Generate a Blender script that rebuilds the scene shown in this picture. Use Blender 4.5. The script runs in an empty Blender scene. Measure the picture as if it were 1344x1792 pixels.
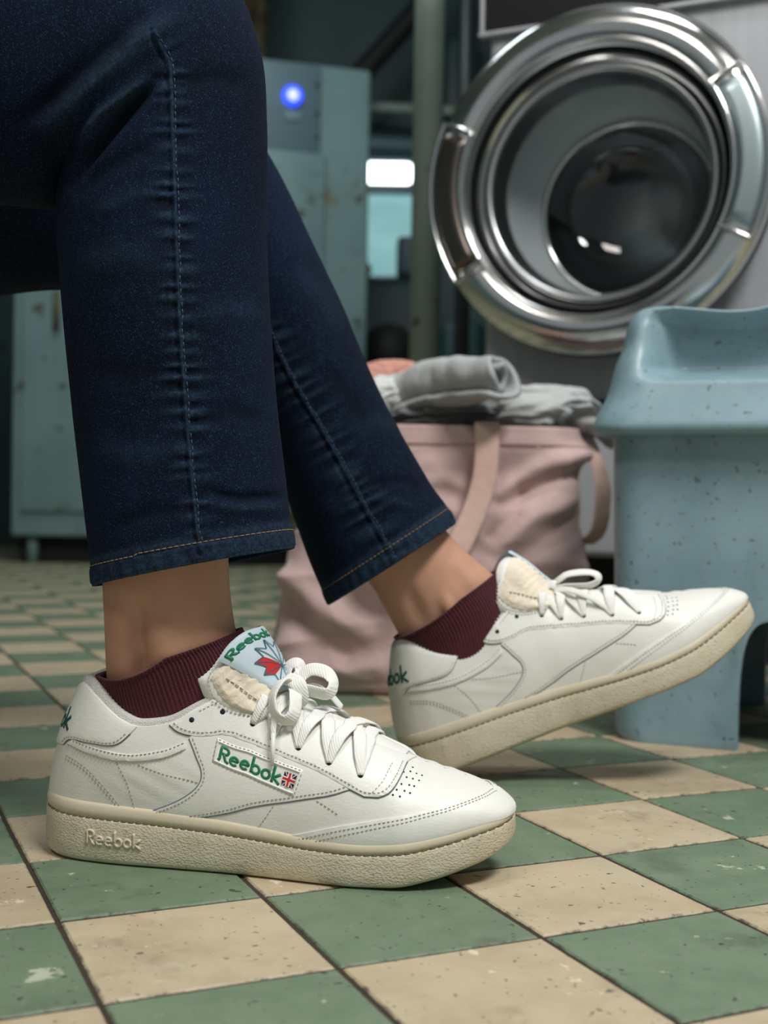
import bpy, bmesh, math, random
import numpy as np
from mathutils import Vector, Matrix, noise as mnoise
from mathutils.geometry import delaunay_2d_cdt
random.seed(7); rng = np.random.RandomState(7)
sc = bpy.context.scene; COL = sc.collection
# ------------------------------------------------------------------ camera
FPX, PITCH, ROLL, GYAW = 2153.3, .0102866, .0164542, .421298
K = .56                                   # metres per unit of the tile grid fit (tile = 0.112 m)
CAMH = .396577*K; GX0, GY0, TILE = -.2142377*K, .955149*K, .2*K
U0 = np.array([0, math.sin(PITCH), math.cos(PITCH)]); F0 = np.array([0, math.cos(PITCH), -math.sin(PITCH)])
X0 = np.array([1., 0, 0])
CR = math.cos(ROLL)*X0+math.sin(ROLL)*U0; CU = -math.sin(ROLL)*X0+math.cos(ROLL)*U0
CO = np.array([0, 0, CAMH])
cd = bpy.data.cameras.new('camera'); cam = bpy.data.objects.new('camera', cd); COL.objects.link(cam)
cam.matrix_world = Matrix([[CR[i], CU[i], -F0[i], CO[i]] for i in range(3)]+[[0, 0, 0, 1]])
cd.sensor_fit = 'HORIZONTAL'; cd.sensor_width = 24; cd.lens = FPX/1344*24
cd.dof.use_dof = True; cd.dof.focus_distance = .735; cd.dof.aperture_fstop = 6.3
cd.clip_start = .02
sc.camera = cam
# ------------------------------------------------------------------ world, lights, exposure
w = bpy.data.worlds.new('world'); sc.world = w; w.use_nodes = True
w.node_tree.nodes['Background'].inputs[0].default_value = (.54, .60, .61, 1)
w.node_tree.nodes['Background'].inputs[1].default_value = .42
sc.view_settings.view_transform = 'Standard'; sc.view_settings.look = 'None'
sc.view_settings.gamma = 1; sc.view_settings.use_curve_mapping = False
sc.view_settings.exposure = 0.0
def area(name, loc, target, sx, sy, power, col):
    l = bpy.data.lights.new(name, 'AREA'); l.shape = 'RECTANGLE'; l.size = sx; l.size_y = sy; l.energy = power; l.color = col
    o = bpy.data.objects.new(name, l); COL.objects.link(o); o.location = loc
    o.rotation_euler = (Vector(target)-Vector(loc)).to_track_quat('-Z', 'Y').to_euler(); return o
area('overhead_light', (.85, -.25, 2.30), (.35, .3, 0), .9,  .45, 57, (1.0, .985, .95))
area('overhead_light', (.2, 1.0, 2.40), (.2, 1.0, 0), .5, .35, 11, (.96, .99, 1.0))
area('overhead_light', (-.9, -.5, 2.30), (-.3, .6, .2), .6, .4, 12, (1.0, .95, .88))  # added fill from the left front, not a fixture of the room
area('overhead_light', (-.5, 2.6, 2.40), (-.5, 3.7, .9), .9, .3, 16, (.85, .98, 1.0))  # added back light, aimed at the cabinets to brighten the background

# ------------------------------------------------------------------ camera maths helpers (numpy)
def ray(px, py): return F0+CR*(px-672)/FPX+CU*(896-py)/FPX
def P(px, py, y): d = ray(px, py); return CO+d*(y/d[1])
def PZ(px, py, z=0.): d = ray(px, py); return CO+d*((z-CAMH)/d[2])
def PP(px, py, o, n): d = ray(px, py); n = np.asarray(n); return CO+d*(((np.asarray(o)-CO)@n)/(d@n))
def proj(p):
    d = np.asarray(p, float)-CO; z = d@F0
    return np.stack([672+FPX*(d@CR)/z, 896-FPX*(d@CU)/z], -1)

# ------------------------------------------------------------------ object helpers
def mesh(name, V, Fc, mat=None, parent=None, smooth=True, mats=None, midx=None):
    me = bpy.data.meshes.new(name)
    me.from_pydata([tuple(map(float, v)) for v in V], [], [tuple(int(i) for i in f) for f in Fc])
    o = bpy.data.objects.new(name, me); COL.objects.link(o)
    if mats:
        for m in mats: me.materials.append(m)
        if midx is not None: me.polygons.foreach_set('material_index', midx)
    elif mat: me.materials.append(mat)
    if smooth: me.polygons.foreach_set('use_smooth', [True]*len(me.polygons))
    if parent is not None: o.parent = parent
    me.update(); return o
def fixn(o):
    bm = bmesh.new(); bm.from_mesh(o.data); bmesh.ops.recalc_face_normals(bm, faces=bm.faces); bm.to_mesh(o.data); bm.free(); return o
def thing(name, label, cat, loc=(0, 0, 0), rot=None, group=None):
    o = bpy.data.objects.new(name, None); COL.objects.link(o); o.location = loc; o.empty_display_size = .05
    if rot is not None: o.rotation_euler = rot
    return tag(o, label, cat, group)
def tag(o, label=None, cat=None, group=None, kind=None):
    if label: o['label'] = label
    if cat: o['category'] = cat
    if group: o['group'] = group
    if kind: o['kind'] = kind
    return o
class MB:
    """collects shapes into one mesh"""
    def __init__(s): s.V = []; s.F = []; s.M = []
    def add(s, V, Fc, m=0):
        n = len(s.V); s.V += [tuple(map(float, v)) for v in V]; s.F += [tuple(int(i)+n for i in f) for f in Fc]; s.M += [m]*len(Fc); return s
    def box(s, c, size, rz=0, bev=0, m=0, M4=None):
        bm = bmesh.new(); bmesh.ops.create_cube(bm, size=1); bmesh.ops.scale(bm, vec=size, verts=bm.verts)
        if bev: bmesh.ops.bevel(bm, geom=list(bm.edges), offset=bev, segments=3, profile=.5, affect='EDGES')
        T = M4 if M4 is not None else Matrix.Translation(c) @ Matrix.Rotation(rz, 4, 'Z')
        bm.transform(T); s.bm(bm, m); return s
    def bm(s, bm, m=0):
        bm.verts.ensure_lookup_table(); bm.verts.index_update()
        s.add([v.co[:] for v in bm.verts], [[v.index for v in f.verts] for f in bm.faces], m); bm.free(); return s
    def tube(s, pts, r, n=10, m=0, cap=True, flat=None):
        pts = [Vector(p) for p in pts]; V = []; Fc = []; N = len(pts)
        rr = r if hasattr(r, '__len__') else [r]*N
        prev = None
        for i, p in enumerate(pts):
            t = (pts[min(i+1, N-1)]-pts[max(i-1, 0)]).normalized()
            a = Vector((0, 0, 1)) if abs(t.z) < .9 else Vector((1, 0, 0))
            if prev is not None: a = prev
            x = (a-t*a.dot(t)).normalized(); prev = x; y = t.cross(x)
            for k in range(n):
                q = 2*math.pi*k/n; V.append(p+x*rr[i]*math.cos(q)+y*rr[i]*math.sin(q))
        for i in range(N-1):
            for k in range(n):
                k2 = (k+1) % n; Fc.append((i*n+k, i*n+k2, (i+1)*n+k2, (i+1)*n+k))
        if cap: Fc.append(tuple(range(n))[::-1]); Fc.append(tuple((N-1)*n+k for k in range(n)))
        s.add(V, Fc, m); return s
    def build(s, name, mat, parent=None, smooth=True, mats=None):
        return mesh(name, s.V, s.F, mat, parent, smooth, mats=mats, midx=s.M if mats else None)
def grid_faces(n, m, closed_m=False, off=0):
    Fc = []
    for i in range(n-1):
        for j in range(m if closed_m else m-1):
            j2 = (j+1) % m
            Fc.append((off+i*m+j, off+i*m+j2, off+(i+1)*m+j2, off+(i+1)*m+j))
    return Fc
def catmull(pts, n):
    """resample a polyline of d-dim points smoothly to n points"""
    p = np.asarray(pts, float); k = len(p)
    if k == 2:
        t = np.linspace(0, 1, n)[:, None]; return p[0]*(1-t)+p[1]*t
    d = np.r_[0, np.cumsum(np.linalg.norm(np.diff(p, axis=0), axis=1)+1e-9)]
    m = np.zeros_like(p)
    m[1:-1] = (p[2:]-p[:-2])/(d[2:]-d[:-2])[:, None]; m[0] = (p[1]-p[0])/(d[1]-d[0]); m[-1] = (p[-1]-p[-2])/(d[-1]-d[-2])
    t = np.linspace(0, d[-1], n); i = np.clip(np.searchsorted(d, t, side='right')-1, 0, k-2)
    h = (d[i+1]-d[i]); u = ((t-d[i])/h)[:, None]; h = h[:, None]
    return (2*u**3-3*u**2+1)*p[i]+(u**3-2*u**2+u)*h*m[i]+(-2*u**3+3*u**2)*p[i+1]+(u**3-u**2)*h*m[i+1]
def pchip(xs, ys):
    xs = np.array(xs, float); ys = np.array(ys, float); h = np.diff(xs); dl = np.diff(ys)/h
    m = np.zeros(len(xs)); m[0] = dl[0]; m[-1] = dl[-1]
    for i in range(1, len(xs)-1):
        if dl[i-1]*dl[i] > 0: m[i] = 2*dl[i-1]*dl[i]/(dl[i-1]+dl[i])
    def f(x):
        x = np.clip(np.asarray(x, float), xs[0], xs[-1]); i = np.clip(np.searchsorted(xs, x, side='right')-1, 0, len(xs)-2)
        u = (x-xs[i])/h[i]
        return (2*u**3-3*u**2+1)*ys[i]+(u**3-2*u**2+u)*h[i]*m[i]+(-2*u**3+3*u**2)*ys[i+1]+(u**3-u**2)*h[i]*m[i+1]
    return f
def sstep(a, b, x): t = np.clip((np.asarray(x, float)-a)/(b-a), 0, 1); return t*t*(3-2*t)
def fbm(p, s, o=3):
    return sum(mnoise.noise(Vector((p[0]*s*2**k, p[1]*s*2**k, p[2]*s*2**k+7*k)))/2**k for k in range(o))

# ------------------------------------------------------------------ materials
def srgb(r, g, b): return tuple(((c/255)/12.92 if c/255 <= .04045 else ((c/255+.055)/1.055)**2.4) for c in (r, g, b))+(1,)
class Mat:
    def __init__(s, name, col, rough=.5, metal=0, **kw):
        s.m = bpy.data.materials.new(name); s.m.use_nodes = True; s.nt = s.m.node_tree; s.b = s.nt.nodes['Principled BSDF']
        s.b.inputs['Base Color'].default_value = col; s.b.inputs['Roughness'].default_value = rough; s.b.inputs['Metallic'].default_value = metal
        for k, v in kw.items(): s.b.inputs[k].default_value = v
        s.tc = s.nt.nodes.new('ShaderNodeTexCoord'); s.h = None; s.c = None; s.col = col
    def n(s, t): return s.nt.nodes.new(t)
    def l(s, a, b): s.nt.links.new(a, b)
    def noise(s, scale, detail=3, rough=.5, stretch=None, coord='Object', dist=0):
        t = s.n('ShaderNodeTexNoise'); t.inputs['Scale'].default_value = scale; t.inputs['Detail'].default_value = detail
        t.inputs['Roughness'].default_value = rough; t.inputs['Distortion'].default_value = dist
        s.l(s.vec(stretch, coord), t.inputs['Vector']); return t.outputs['Fac']
    def vec(s, stretch=None, coord='Object', rot=None):
        if stretch is None and rot is None: return s.tc.outputs[coord]
        m = s.n('ShaderNodeMapping'); s.l(s.tc.outputs[coord], m.inputs[0])
        if stretch: m.inputs['Scale'].default_value = stretch
        if rot: m.inputs['Rotation'].default_value = rot
        return m.outputs[0]
    def voronoi(s, scale, feature='F1', stretch=None, coord='Object'):
        t = s.n('ShaderNodeTexVoronoi'); t.feature = feature; t.inputs['Scale'].default_value = scale; s.l(s.vec(stretch, coord), t.inputs['Vector']); return t.outputs['Distance']
    def wave(s, scale, dist=1, stretch=None, rot=None, coord='Object'):
        t = s.n('ShaderNodeTexWave'); t.inputs['Scale'].default_value = scale; t.inputs['Distortion'].default_value = dist
        s.l(s.vec(stretch, coord, rot), t.inputs['Vector']); return t.outputs['Fac']
    def ramp(s, v, a, b, ca=0, cb=1):
        t = s.n('ShaderNodeMapRange'); t.interpolation_type = 'SMOOTHSTEP'; s.l(v, t.inputs[0])
        for i, q in enumerate((a, b, ca, cb)): t.inputs[i+1].default_value = q
        return t.outputs[0]
    def attr(s, name): a = s.n('ShaderNodeAttribute'); a.attribute_name = name; return a.outputs['Fac']
    def mul(s, a, b, op='MULTIPLY'):
        t = s.n('ShaderNodeMath'); t.operation = op
        for i, q in enumerate((a, b)):
            if isinstance(q, (int, float)): t.inputs[i].default_value = q
            else: s.l(q, t.inputs[i])
        return t.outputs[0]
    def over(s, fac, col, mode='MIX'):
        t = s.n('ShaderNodeMix'); t.data_type = 'RGBA'; t.blend_type = mode
        if isinstance(fac, (int, float)): t.inputs[0].default_value = fac
        else: s.l(fac, t.inputs[0])
        if s.c is None: t.inputs[6].default_value = s.col
        else: s.l(s.c, t.inputs[6])
        t.inputs[7].default_value = col; s.c = t.outputs[2]; s.l(s.c, s.b.inputs['Base Color']); return s
    def bump(s, v, strength=.3, dist=.001):
        t = s.n('ShaderNodeBump'); t.inputs['Strength'].default_value = strength; t.inputs['Distance'].default_value = dist
        s.l(v, t.inputs['Height'])
        if s.h is not None: s.l(s.h, t.inputs['Normal'])
        s.h = t.outputs[0]; s.l(s.h, s.b.inputs['Normal']); return s
    def rough(s, v, a, b): s.l(s.ramp(v, 0, 1, a, b), s.b.inputs['Roughness']); return s
def leather(name, col, r=.45):
    m = Mat(name, col, r); f = m.noise(40, 3); m.over(m.ramp(f, .45, .8, 0, .35), tuple(c*.86 for c in col[:3])+(1,))
    m.bump(m.noise(900, 3), .16, .0003).bump(m.noise(160, 4, .6, (1, 1, 2.2), dist=1.2), .22, .0008)
    return m.m
WHITE = leather('white_leather', (.80, .79, .745, 1)); WHITE2 = leather('white_leather_trim', (.83, .825, .785, 1), .42)
def _sole():
    m = Mat('cream_rubber', srgb(206, 196, 172), .62)
    m.over(m.ramp(m.noise(60, 4), .4, .75, 0, .5), srgb(186, 174, 148)); m.over(m.ramp(m.noise(420, 2), .60, .72, 0, .5), srgb(142, 130, 108))
    m.bump(m.voronoi(760, 'F1', (.8, .8, 1.3)), .5, .0007); return m.m
SOLE = _sole()
def _simple(name, col, r=.6, bs=None, st=.3, d=.001, **k):
    m = Mat(name, col, r, **k)
    if bs: m.bump(m.noise(bs, 3), st, d)
    return m.m
SOLE_SMOOTH = _simple('cream_rubber_smooth', srgb(208, 197, 172), .55, 400, .3, .0004)
OUTSOLE = _simple('outsole_rubber', srgb(176, 162, 134), .7, 300, .4, .0006)
TERRY = _simple('white_terry', (.72, .71, .67, 1), .95, 1400, .9, .0015)
LACE = Mat('white_lace', (.84, .835, .80, 1), .8); LACE.bump(LACE.wave(260, .3, rot=(0, .6, .3)), .35, .0005).bump(LACE.noise(1600), .4, .0005); LACE = LACE.m
NYLON = Mat('cream_nylon', srgb(236, 224, 202), .75); NYLON.over(NYLON.ramp(NYLON.noise(45, 2), .45, .7, 0, .5), srgb(214, 196, 186)).bump(NYLON.noise(120, 3, dist=1), .4, .003); NYLON = NYLON.m
THREAD = _simple('beige_thread', srgb(158, 153, 138), .8)
HOLE = _simple('dark_hole', srgb(28, 34, 42), .8)
PATCH = _simple('pale_blue_label', srgb(196, 212, 222), .5, 1500, .3, .0002)
GREEN = _simple('green_print', srgb(20, 118, 84), .6); DGREEN = _simple('dark_green_print', srgb(22, 78, 70), .6)
TEALP = _simple('teal_line_print', srgb(40, 96, 108), .6); RED = _simple('red_print', srgb(196, 34, 34), .6)
NAVY = _simple('navy_print', srgb(28, 34, 70), .6); PWHITE = _simple('white_print', srgb(235, 235, 230), .6)
STD = _simple('brown_sole_thread', srgb(112, 98, 74), .8)
EDGE = _simple('grey_leather_edge', srgb(112, 118, 128), .8)
def _denim():
    m = Mat('dark_denim', srgb(2, 12, 31), .9)
    m.over(m.ramp(m.noise(9, 3), .4, .75, 0, .55), srgb(8, 25, 56))
    m.over(m.ramp(m.noise(150, 4, .7, (1, 1, .4)), .5, .75, 0, .35), srgb(12, 32, 62))
    m.over(m.ramp(m.noise(1100, 2, .8), .57, .68, 0, .6), srgb(44, 80, 112)); m.over(m.ramp(m.noise(1900, 2, .8), .62, .72, 0, .5), srgb(92, 112, 132))
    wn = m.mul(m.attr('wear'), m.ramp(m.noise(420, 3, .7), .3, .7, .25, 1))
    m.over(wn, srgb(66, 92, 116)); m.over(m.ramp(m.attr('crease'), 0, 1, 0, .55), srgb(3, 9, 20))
    m.bump(m.wave(900, .5, rot=(0, .8, 0)), .25, .0004).bump(m.noise(1300, 3), .45, .0006)
    m.b.inputs['Specular IOR Level'].default_value = .15
    return m.m
DENIM = _denim()
GOLD = _simple('gold_thread', srgb(134, 110, 76), .7); BTHREAD = _simple('pale_seam_thread', srgb(62, 86, 108), .8)
def _skin():
    m = Mat('skin', srgb(200, 152, 126), .5); m.over(m.ramp(m.noise(28, 4), .35, .75, 0, .55), srgb(182, 130, 104))
    m.over(m.ramp(m.noise(900, 2), .55, .8, 0, .25), srgb(140, 92, 74))
    m.bump(m.noise(1100, 3), .12, .0004); m.b.inputs['Subsurface Weight'].default_value = .12; m.b.inputs['Subsurface Scale'].default_value = .004
    m.b.inputs['Subsurface Radius'].default_value = (1, .35, .2); return m.m
SKIN = _skin()
SOCK = Mat('burgundy_knit', srgb(78, 17, 32), .92); SOCK.over(SOCK.ramp(SOCK.noise(700, 2), .5, .75, 0, .5), srgb(52, 10, 22)).bump(SOCK.noise(1300, 2), .8, .0012); SOCK.b.inputs['Sheen Weight'].default_value = .15; SOCK = SOCK.m
def tilemat(name, c1, c2, speck, chip):
    m = Mat(name, c1, .42); oi = m.n('ShaderNodeObjectInfo').outputs['Random']
    def nz(scale, d=3, r=.5, dist=0):
        t = m.n('ShaderNodeTexNoise'); t.noise_dimensions = '4D'; t.inputs['Scale'].default_value = scale; t.inputs['Detail'].default_value = d; t.inputs['Roughness'].default_value = r; t.inputs['Distortion'].default_value = dist
        m.l(m.tc.outputs['Object'], t.inputs['Vector']); m.l(m.mul(oi, 31.), t.inputs['W']); return t.outputs['Fac']
    m.over(m.ramp(nz(26, 5, .65), .35, .7, 0, .75), c2)
    m.over(m.mul(oi, .35), c2)
    m.over(m.ramp(nz(110, 4, .7), .60, .78, 0, .45), speck)
    s1 = m.ramp(nz(230, 2, .5, .5), .665, .70); m.over(m.mul(s1, .7), speck)
    s0 = m.ramp(nz(95, 3, .55, .3), .675, .70); m.over(m.mul(s0, .8), speck)
    s2 = m.ramp(nz(40, 6, .72, .3), .635, .648); m.over(m.mul(s2, .8), chip)
    m.over(m.mul(m.ramp(nz(14, 4, .7), .55, .72), .35), speck); m.over(m.mul(m.ramp(nz(70, 5, .75, .3), .685, .70), .6), chip)
    sx = m.n('ShaderNodeSeparateXYZ'); la_ = m.n('ShaderNodeAttribute'); la_.attribute_name = 'loc'; m.l(la_.outputs['Vector'], sx.inputs[0]); ab = [m.mul(sx.outputs[i], 0, 'ABSOLUTE') for i in (0, 1)]; mx_ = m.mul(ab[0], ab[1], 'MAXIMUM')
    ed = m.mul(mx_, m.mul(m.ramp(nz(90, 5, .7), .35, .75), .0030), 'ADD'); m.over(m.ramp(ed, TILE/2-.0016, TILE/2+.0012, 0, .9), srgb(54, 46, 36))
    m.bump(nz(40, 4), .25, .0012).bump(s1, -.5, .0006); m.rough(nz(60, 4), .42, .72); return m.m
TGREEN = tilemat('green_tile', srgb(114, 132, 108), srgb(95, 115, 92), srgb(44, 44, 32), srgb(186, 190, 168))
TCREAM = tilemat('cream_tile', srgb(190, 176, 148), srgb(172, 154, 126), srgb(58, 44, 30), srgb(222, 210, 184))
GROUT = Mat('dark_grout', srgb(58, 48, 38), .95); GROUT.bump(GROUT.noise(500, 4), .8, .002); GROUT = GROUT.m
def rusty(name, c, c2, rust, amt=.66, rs=5, rough=.55):
    m = Mat(name, c, rough); m.over(m.ramp(m.noise(3.5, 4), .35, .7, 0, .6), c2)
    m.over(m.ramp(m.noise(rs, 6, .65, (1, 1, .45)), amt, amt+.07, 0, .85), rust); m.over(m.ramp(m.noise(rs*3.1, 4), amt+.02, amt+.1, 0, .8), tuple(q*.35 for q in rust[:3])+(1,))
    m.bump(m.noise(30, 4), .2, .004); return m.m
CABM = rusty('teal_grey_painted_steel', srgb(112, 140, 140), srgb(88, 116, 118), srgb(104, 92, 52), .60, 5.)
CABD = rusty('blue_grey_painted_steel', srgb(84, 108, 118), srgb(72, 96, 106), srgb(104, 92, 52), .68)
POSTM = rusty('grey_green_post_paint', srgb(142, 156, 146), srgb(118, 134, 128), srgb(96, 84, 56), .62, 9)
RUSTC = rusty('rusty_ochre_steel', srgb(92, 88, 62), srgb(66, 64, 48), srgb(60, 44, 26), .5)
DARKT = rusty('dark_teal_paint', srgb(28, 62, 66), srgb(16, 42, 46), srgb(30, 28, 18), .66, 3)
DARKM = _simple('dark_machine_steel', srgb(24, 34, 36), .5, 30, .3, .003); BLACK = _simple('black_void_paint', srgb(10, 14, 14), .7)
BLUEP = Mat('pale_blue_plastic', srgb(142, 170, 180), .4); BLUEP.over(BLUEP.ramp(BLUEP.noise(8, 5, .6), .35, .7, 0, .7), srgb(112, 142, 154))
BLUEP.over(BLUEP.ramp(BLUEP.noise(14, 5, .7, (1, 1, .25)), .56, .8, 0, .4), srgb(84, 108, 114)); BLUEP.over(BLUEP.ramp(BLUEP.noise(170, 3, .5), .64, .70, 0, .7), srgb(70, 78, 76))
BLUEP.bump(BLUEP.noise(60, 5), .25, .0015); BLUEP.rough(BLUEP.noise(40, 4), .25, .55); BLUEP = BLUEP.m
def cloth(name, c, c2, sc1=400):
    m = Mat(name, c, .9); m.over(m.ramp(m.noise(12, 3), .35, .7, 0, .6), c2); m.bump(m.noise(sc1, 3), .5, .001).bump(m.noise(60, 4, .6, (1, 1, 1)), .4, .004); m.b.inputs['Sheen Weight'].default_value = .1; return m.m
PINK = cloth('dusty_pink_canvas', srgb(204, 176, 172), srgb(184, 154, 152)); PINKS = cloth('pink_strap_canvas', srgb(216, 184, 172), srgb(202, 166, 154))
GREYC = cloth('grey_marl_jersey', srgb(184, 186, 186), srgb(160, 164, 166)); LGREY = cloth('pale_grey_cotton', srgb(190, 192, 190), srgb(164, 170, 172)); SALM = cloth('salmon_pink_cotton', srgb(206, 150, 136), srgb(190, 132, 120)); WCLO = cloth('white_cotton', srgb(214, 216, 214), srgb(190, 194, 196)); DGREYC = cloth('dark_grey_cotton', srgb(124, 128, 128), srgb(96, 100, 102))
CHROME = Mat('worn_chrome', (.74, .74, .74, 1), .12, 1); CHROME.rough(CHROME.noise(14, 5), .08, .24).bump(CHROME.noise(6, 2), .2, .010); CHROME = CHROME.m
STEELP = Mat('brushed_grey_steel_panel', srgb(182, 184, 190), .45, .08); STEELP.over(STEELP.ramp(STEELP.noise(60, 4, .6, (1, 1, .05)), .4, .7, 0, .4), srgb(160, 163, 168)); STEELP = STEELP.m
GREYR = _simple('grey_door_rubber', srgb(206, 210, 212), .45); DRKR = _simple('black_door_seal', srgb(18, 22, 22), .4)
DRUM = _simple('drum_steel', (.30, .32, .33, 1), .25, metal=1.)
GLASS = Mat('door_glass', (.5, .5, .5, 1), .02)
_t = GLASS.n('ShaderNodeBsdfTransparent'); _t.inputs[0].default_value = (.90, .94, .94, 1); _g = GLASS.n('ShaderNodeBsdfGlossy'); _g.inputs['Roughness'].default_value = .03
_lw = GLASS.n('ShaderNodeLayerWeight'); _lw.inputs[0].default_value = .5; _f = GLASS.n('ShaderNodeMapRange'); GLASS.l(_lw.outputs['Facing'], _f.inputs[0]); _f.inputs[1].default_value = .25; _f.inputs[2].default_value = 1; _f.inputs[3].default_value = .06; _f.inputs[4].default_value = .45; _x = GLASS.n('ShaderNodeMixShader'); GLASS.l(_f.outputs[0], _x.inputs[0]); GLASS.l(_t.outputs[0], _x.inputs[1]); GLASS.l(_g.outputs[0], _x.inputs[2])
GLASS.l(_x.outputs[0], GLASS.nt.nodes['Material Output'].inputs[0]); GLASS = GLASS.m
def emis(name, col, st):
    m = Mat(name, col, .5); m.b.inputs['Emission Color'].default_value = col; m.b.inputs['Emission Strength'].default_value = st; return m.m
# ================================================================== STRUCTURE
floor = mesh('floor', [(-3.2, -1.6, -.0012), (3.2, -1.6, -.0012), (3.2, 5.3, -.0012), (-3.2, 5.3, -.0012)], [(0, 1, 2, 3)], GROUT); tag(floor, kind='structure')
def tile_mesh(name, mat):
    h = TILE/2-.0014; b = .0011
    V = []
    for (s, z) in ((h, -.004), (h, -.0009), (h-b, 0)): V += [(-s, -s, z), (s, -s, z), (s, s, z), (-s, s, z)]
    Fc = [(8, 9, 10, 11)]
    for r in (0, 4):
        for k in range(4): Fc.append((r+k, r+(k+1) % 4, r+4+(k+1) % 4, r+4+k))
    me = bpy.data.meshes.new(name); me.from_pydata(V, [], Fc); me.materials.append(mat)
    me.attributes.new('loc', 'FLOAT_VECTOR', 'POINT').data.foreach_set('vector', [c for v in V for c in v]); return me
tm = {0: tile_mesh('tile', TCREAM), 1: tile_mesh('tile', TGREEN)}
cy, sy = math.cos(GYAW), math.sin(GYAW)
cells = []
for i in range(-60, 70):
    for j in range(-60, 70):
        a, b = (i+.5)*TILE, (j+.5)*TILE
        x = GX0+cy*a-sy*b; y = GY0+sy*a+cy*b
        if not (-3.1 < x < 3.1 and -1.5 < y < 5.2): continue
        vis = y > .3 and abs(x) < y*.34+.10
        cells.append((y if vis else 100+abs(y)+abs(x), x, y, (i+j) % 2))
cells.sort(); rest = {0: MB(), 1: MB()}
for n, (q, x, y, c) in enumerate(cells):
    tz = rng.uniform(-.0002, .0002); rx, ry = rng.uniform(-.0025, .0025, 2)
    if n < 300:
        o = bpy.data.objects.new('tile', tm[c]); COL.objects.link(o); o.parent = floor
        o.location = (x, y, tz); o.rotation_euler = (rx, ry, GYAW+rng.uniform(-.002, .002))
    else:
        T = Matrix.Translation((x, y, tz)) @ Matrix.Rotation(GYAW, 4, 'Z')
        rest[c].add([T @ v.co for v in tm[c].vertices], [p.vertices[:] for p in tm[c].polygons])
for c in rest:
    o = tag(rest[c].build('tile', (TCREAM, TGREEN)[c], floor, smooth=False), kind='stuff')
    lv = [q for v in tm[c].vertices for q in v.co]; o.data.attributes.new('loc', 'FLOAT_VECTOR', 'POINT').data.foreach_set('vector', lv*(len(o.data.vertices)*3//len(lv)))
def slab(name, lo, hi, mat, **k):
    lo, hi = np.array(lo), np.array(hi)
    o = MB().box(tuple((lo+hi)/2), tuple(hi-lo)).build(name, mat, smooth=False); tag(o, kind='structure'); return o
slab('wall_back', (-3.2, 5.3, -.01), (3.2, 5.4, 2.6), DARKT)
slab('wall_left', (-3.3, -1.6, -.01), (-3.2, 5.3, 2.6), CABM)
slab('wall_right', (3.2, -1.6, -.01), (3.3, 5.3, 2.6), CABM)
CEIL = _simple('grey_ceiling_paint', srgb(150, 158, 156), .8, 20, .3, .004); WALLG = rusty('grey_teal_wall_paint', srgb(92, 116, 116), srgb(70, 94, 96), srgb(90, 84, 56), .66, 3)
slab('ceiling', (-3.3, -1.6, 2.6), (3.3, 5.4, 2.7), CEIL)

# ================================================================== SNEAKERS
L = .293
LA = (0, .002, .006, .012, .02, .035, .06, .09, .12, .15, .18, .205, .225, .245, .262, .276, .286, .2905, .293)
WL = (0, .0085, .0150, .0210, .0260, .0310, .0345, .0360, .0375, .0410, .0460, .0490, .0490, .0455, .0395, .0325, .0240, .0155, 0)
WM = (0, .0085, .0150, .0210, .0255, .0300, .0320, .0310, .0315, .0370, .0430, .0455, .0450, .0410, .0355, .0290, .0215, .0140, 0)
wlat = pchip(LA, np.array(WL)**2); wmed = pchip(LA, np.array(WM)**2)
def halfw(x, sgn, mir):
    lat = (sgn < 0) if mir > 0 else (sgn > 0)
    return np.sqrt(np.maximum(np.where(lat, wlat(x), wmed(x)), 0))
mid_top = pchip((0, .02, .05, .08, .11, .15, .18, .205, .23, .255, .275, .293), (.0385, .0372, .0362, .0348, .0325, .0288, .0262, .0255, .0272, .0320, .0370, .0405))
mid_bot = pchip((0, .006, .03, .20, .225, .25, .27, .284, .293), (.0050, .0010, 0, 0, .0008, .0060, .0125, .0180, .0225))
top_z = pchip((0, .012, .022, .035, .048, .058, .070, .085, .105, .122, .135, .147, .160, .176, .197, .218, .231, .245, .258, .270, .280, .286, .2895, .293),
              (.1050, .1075, .1060, .1010, .0935, .0880, .0845, .0862, .0960, .1035, .1040, .0990, .0925, .0872, .0800, .0718, .0668, .0624, .0588, .0548, .0505, .0468, .0438, .0405))
top_w = pchip((0, .004, .010, .02, .035, .05, .07, .09, .11, .13, .15, .17, .20, .222, .234, .25, .293), (.0, .010, .0170, .0230, .0285, .0310, .0325, .0310, .0270, .0205, .0145, .0125, .0115, .0095, .0, 0, 0))
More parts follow.
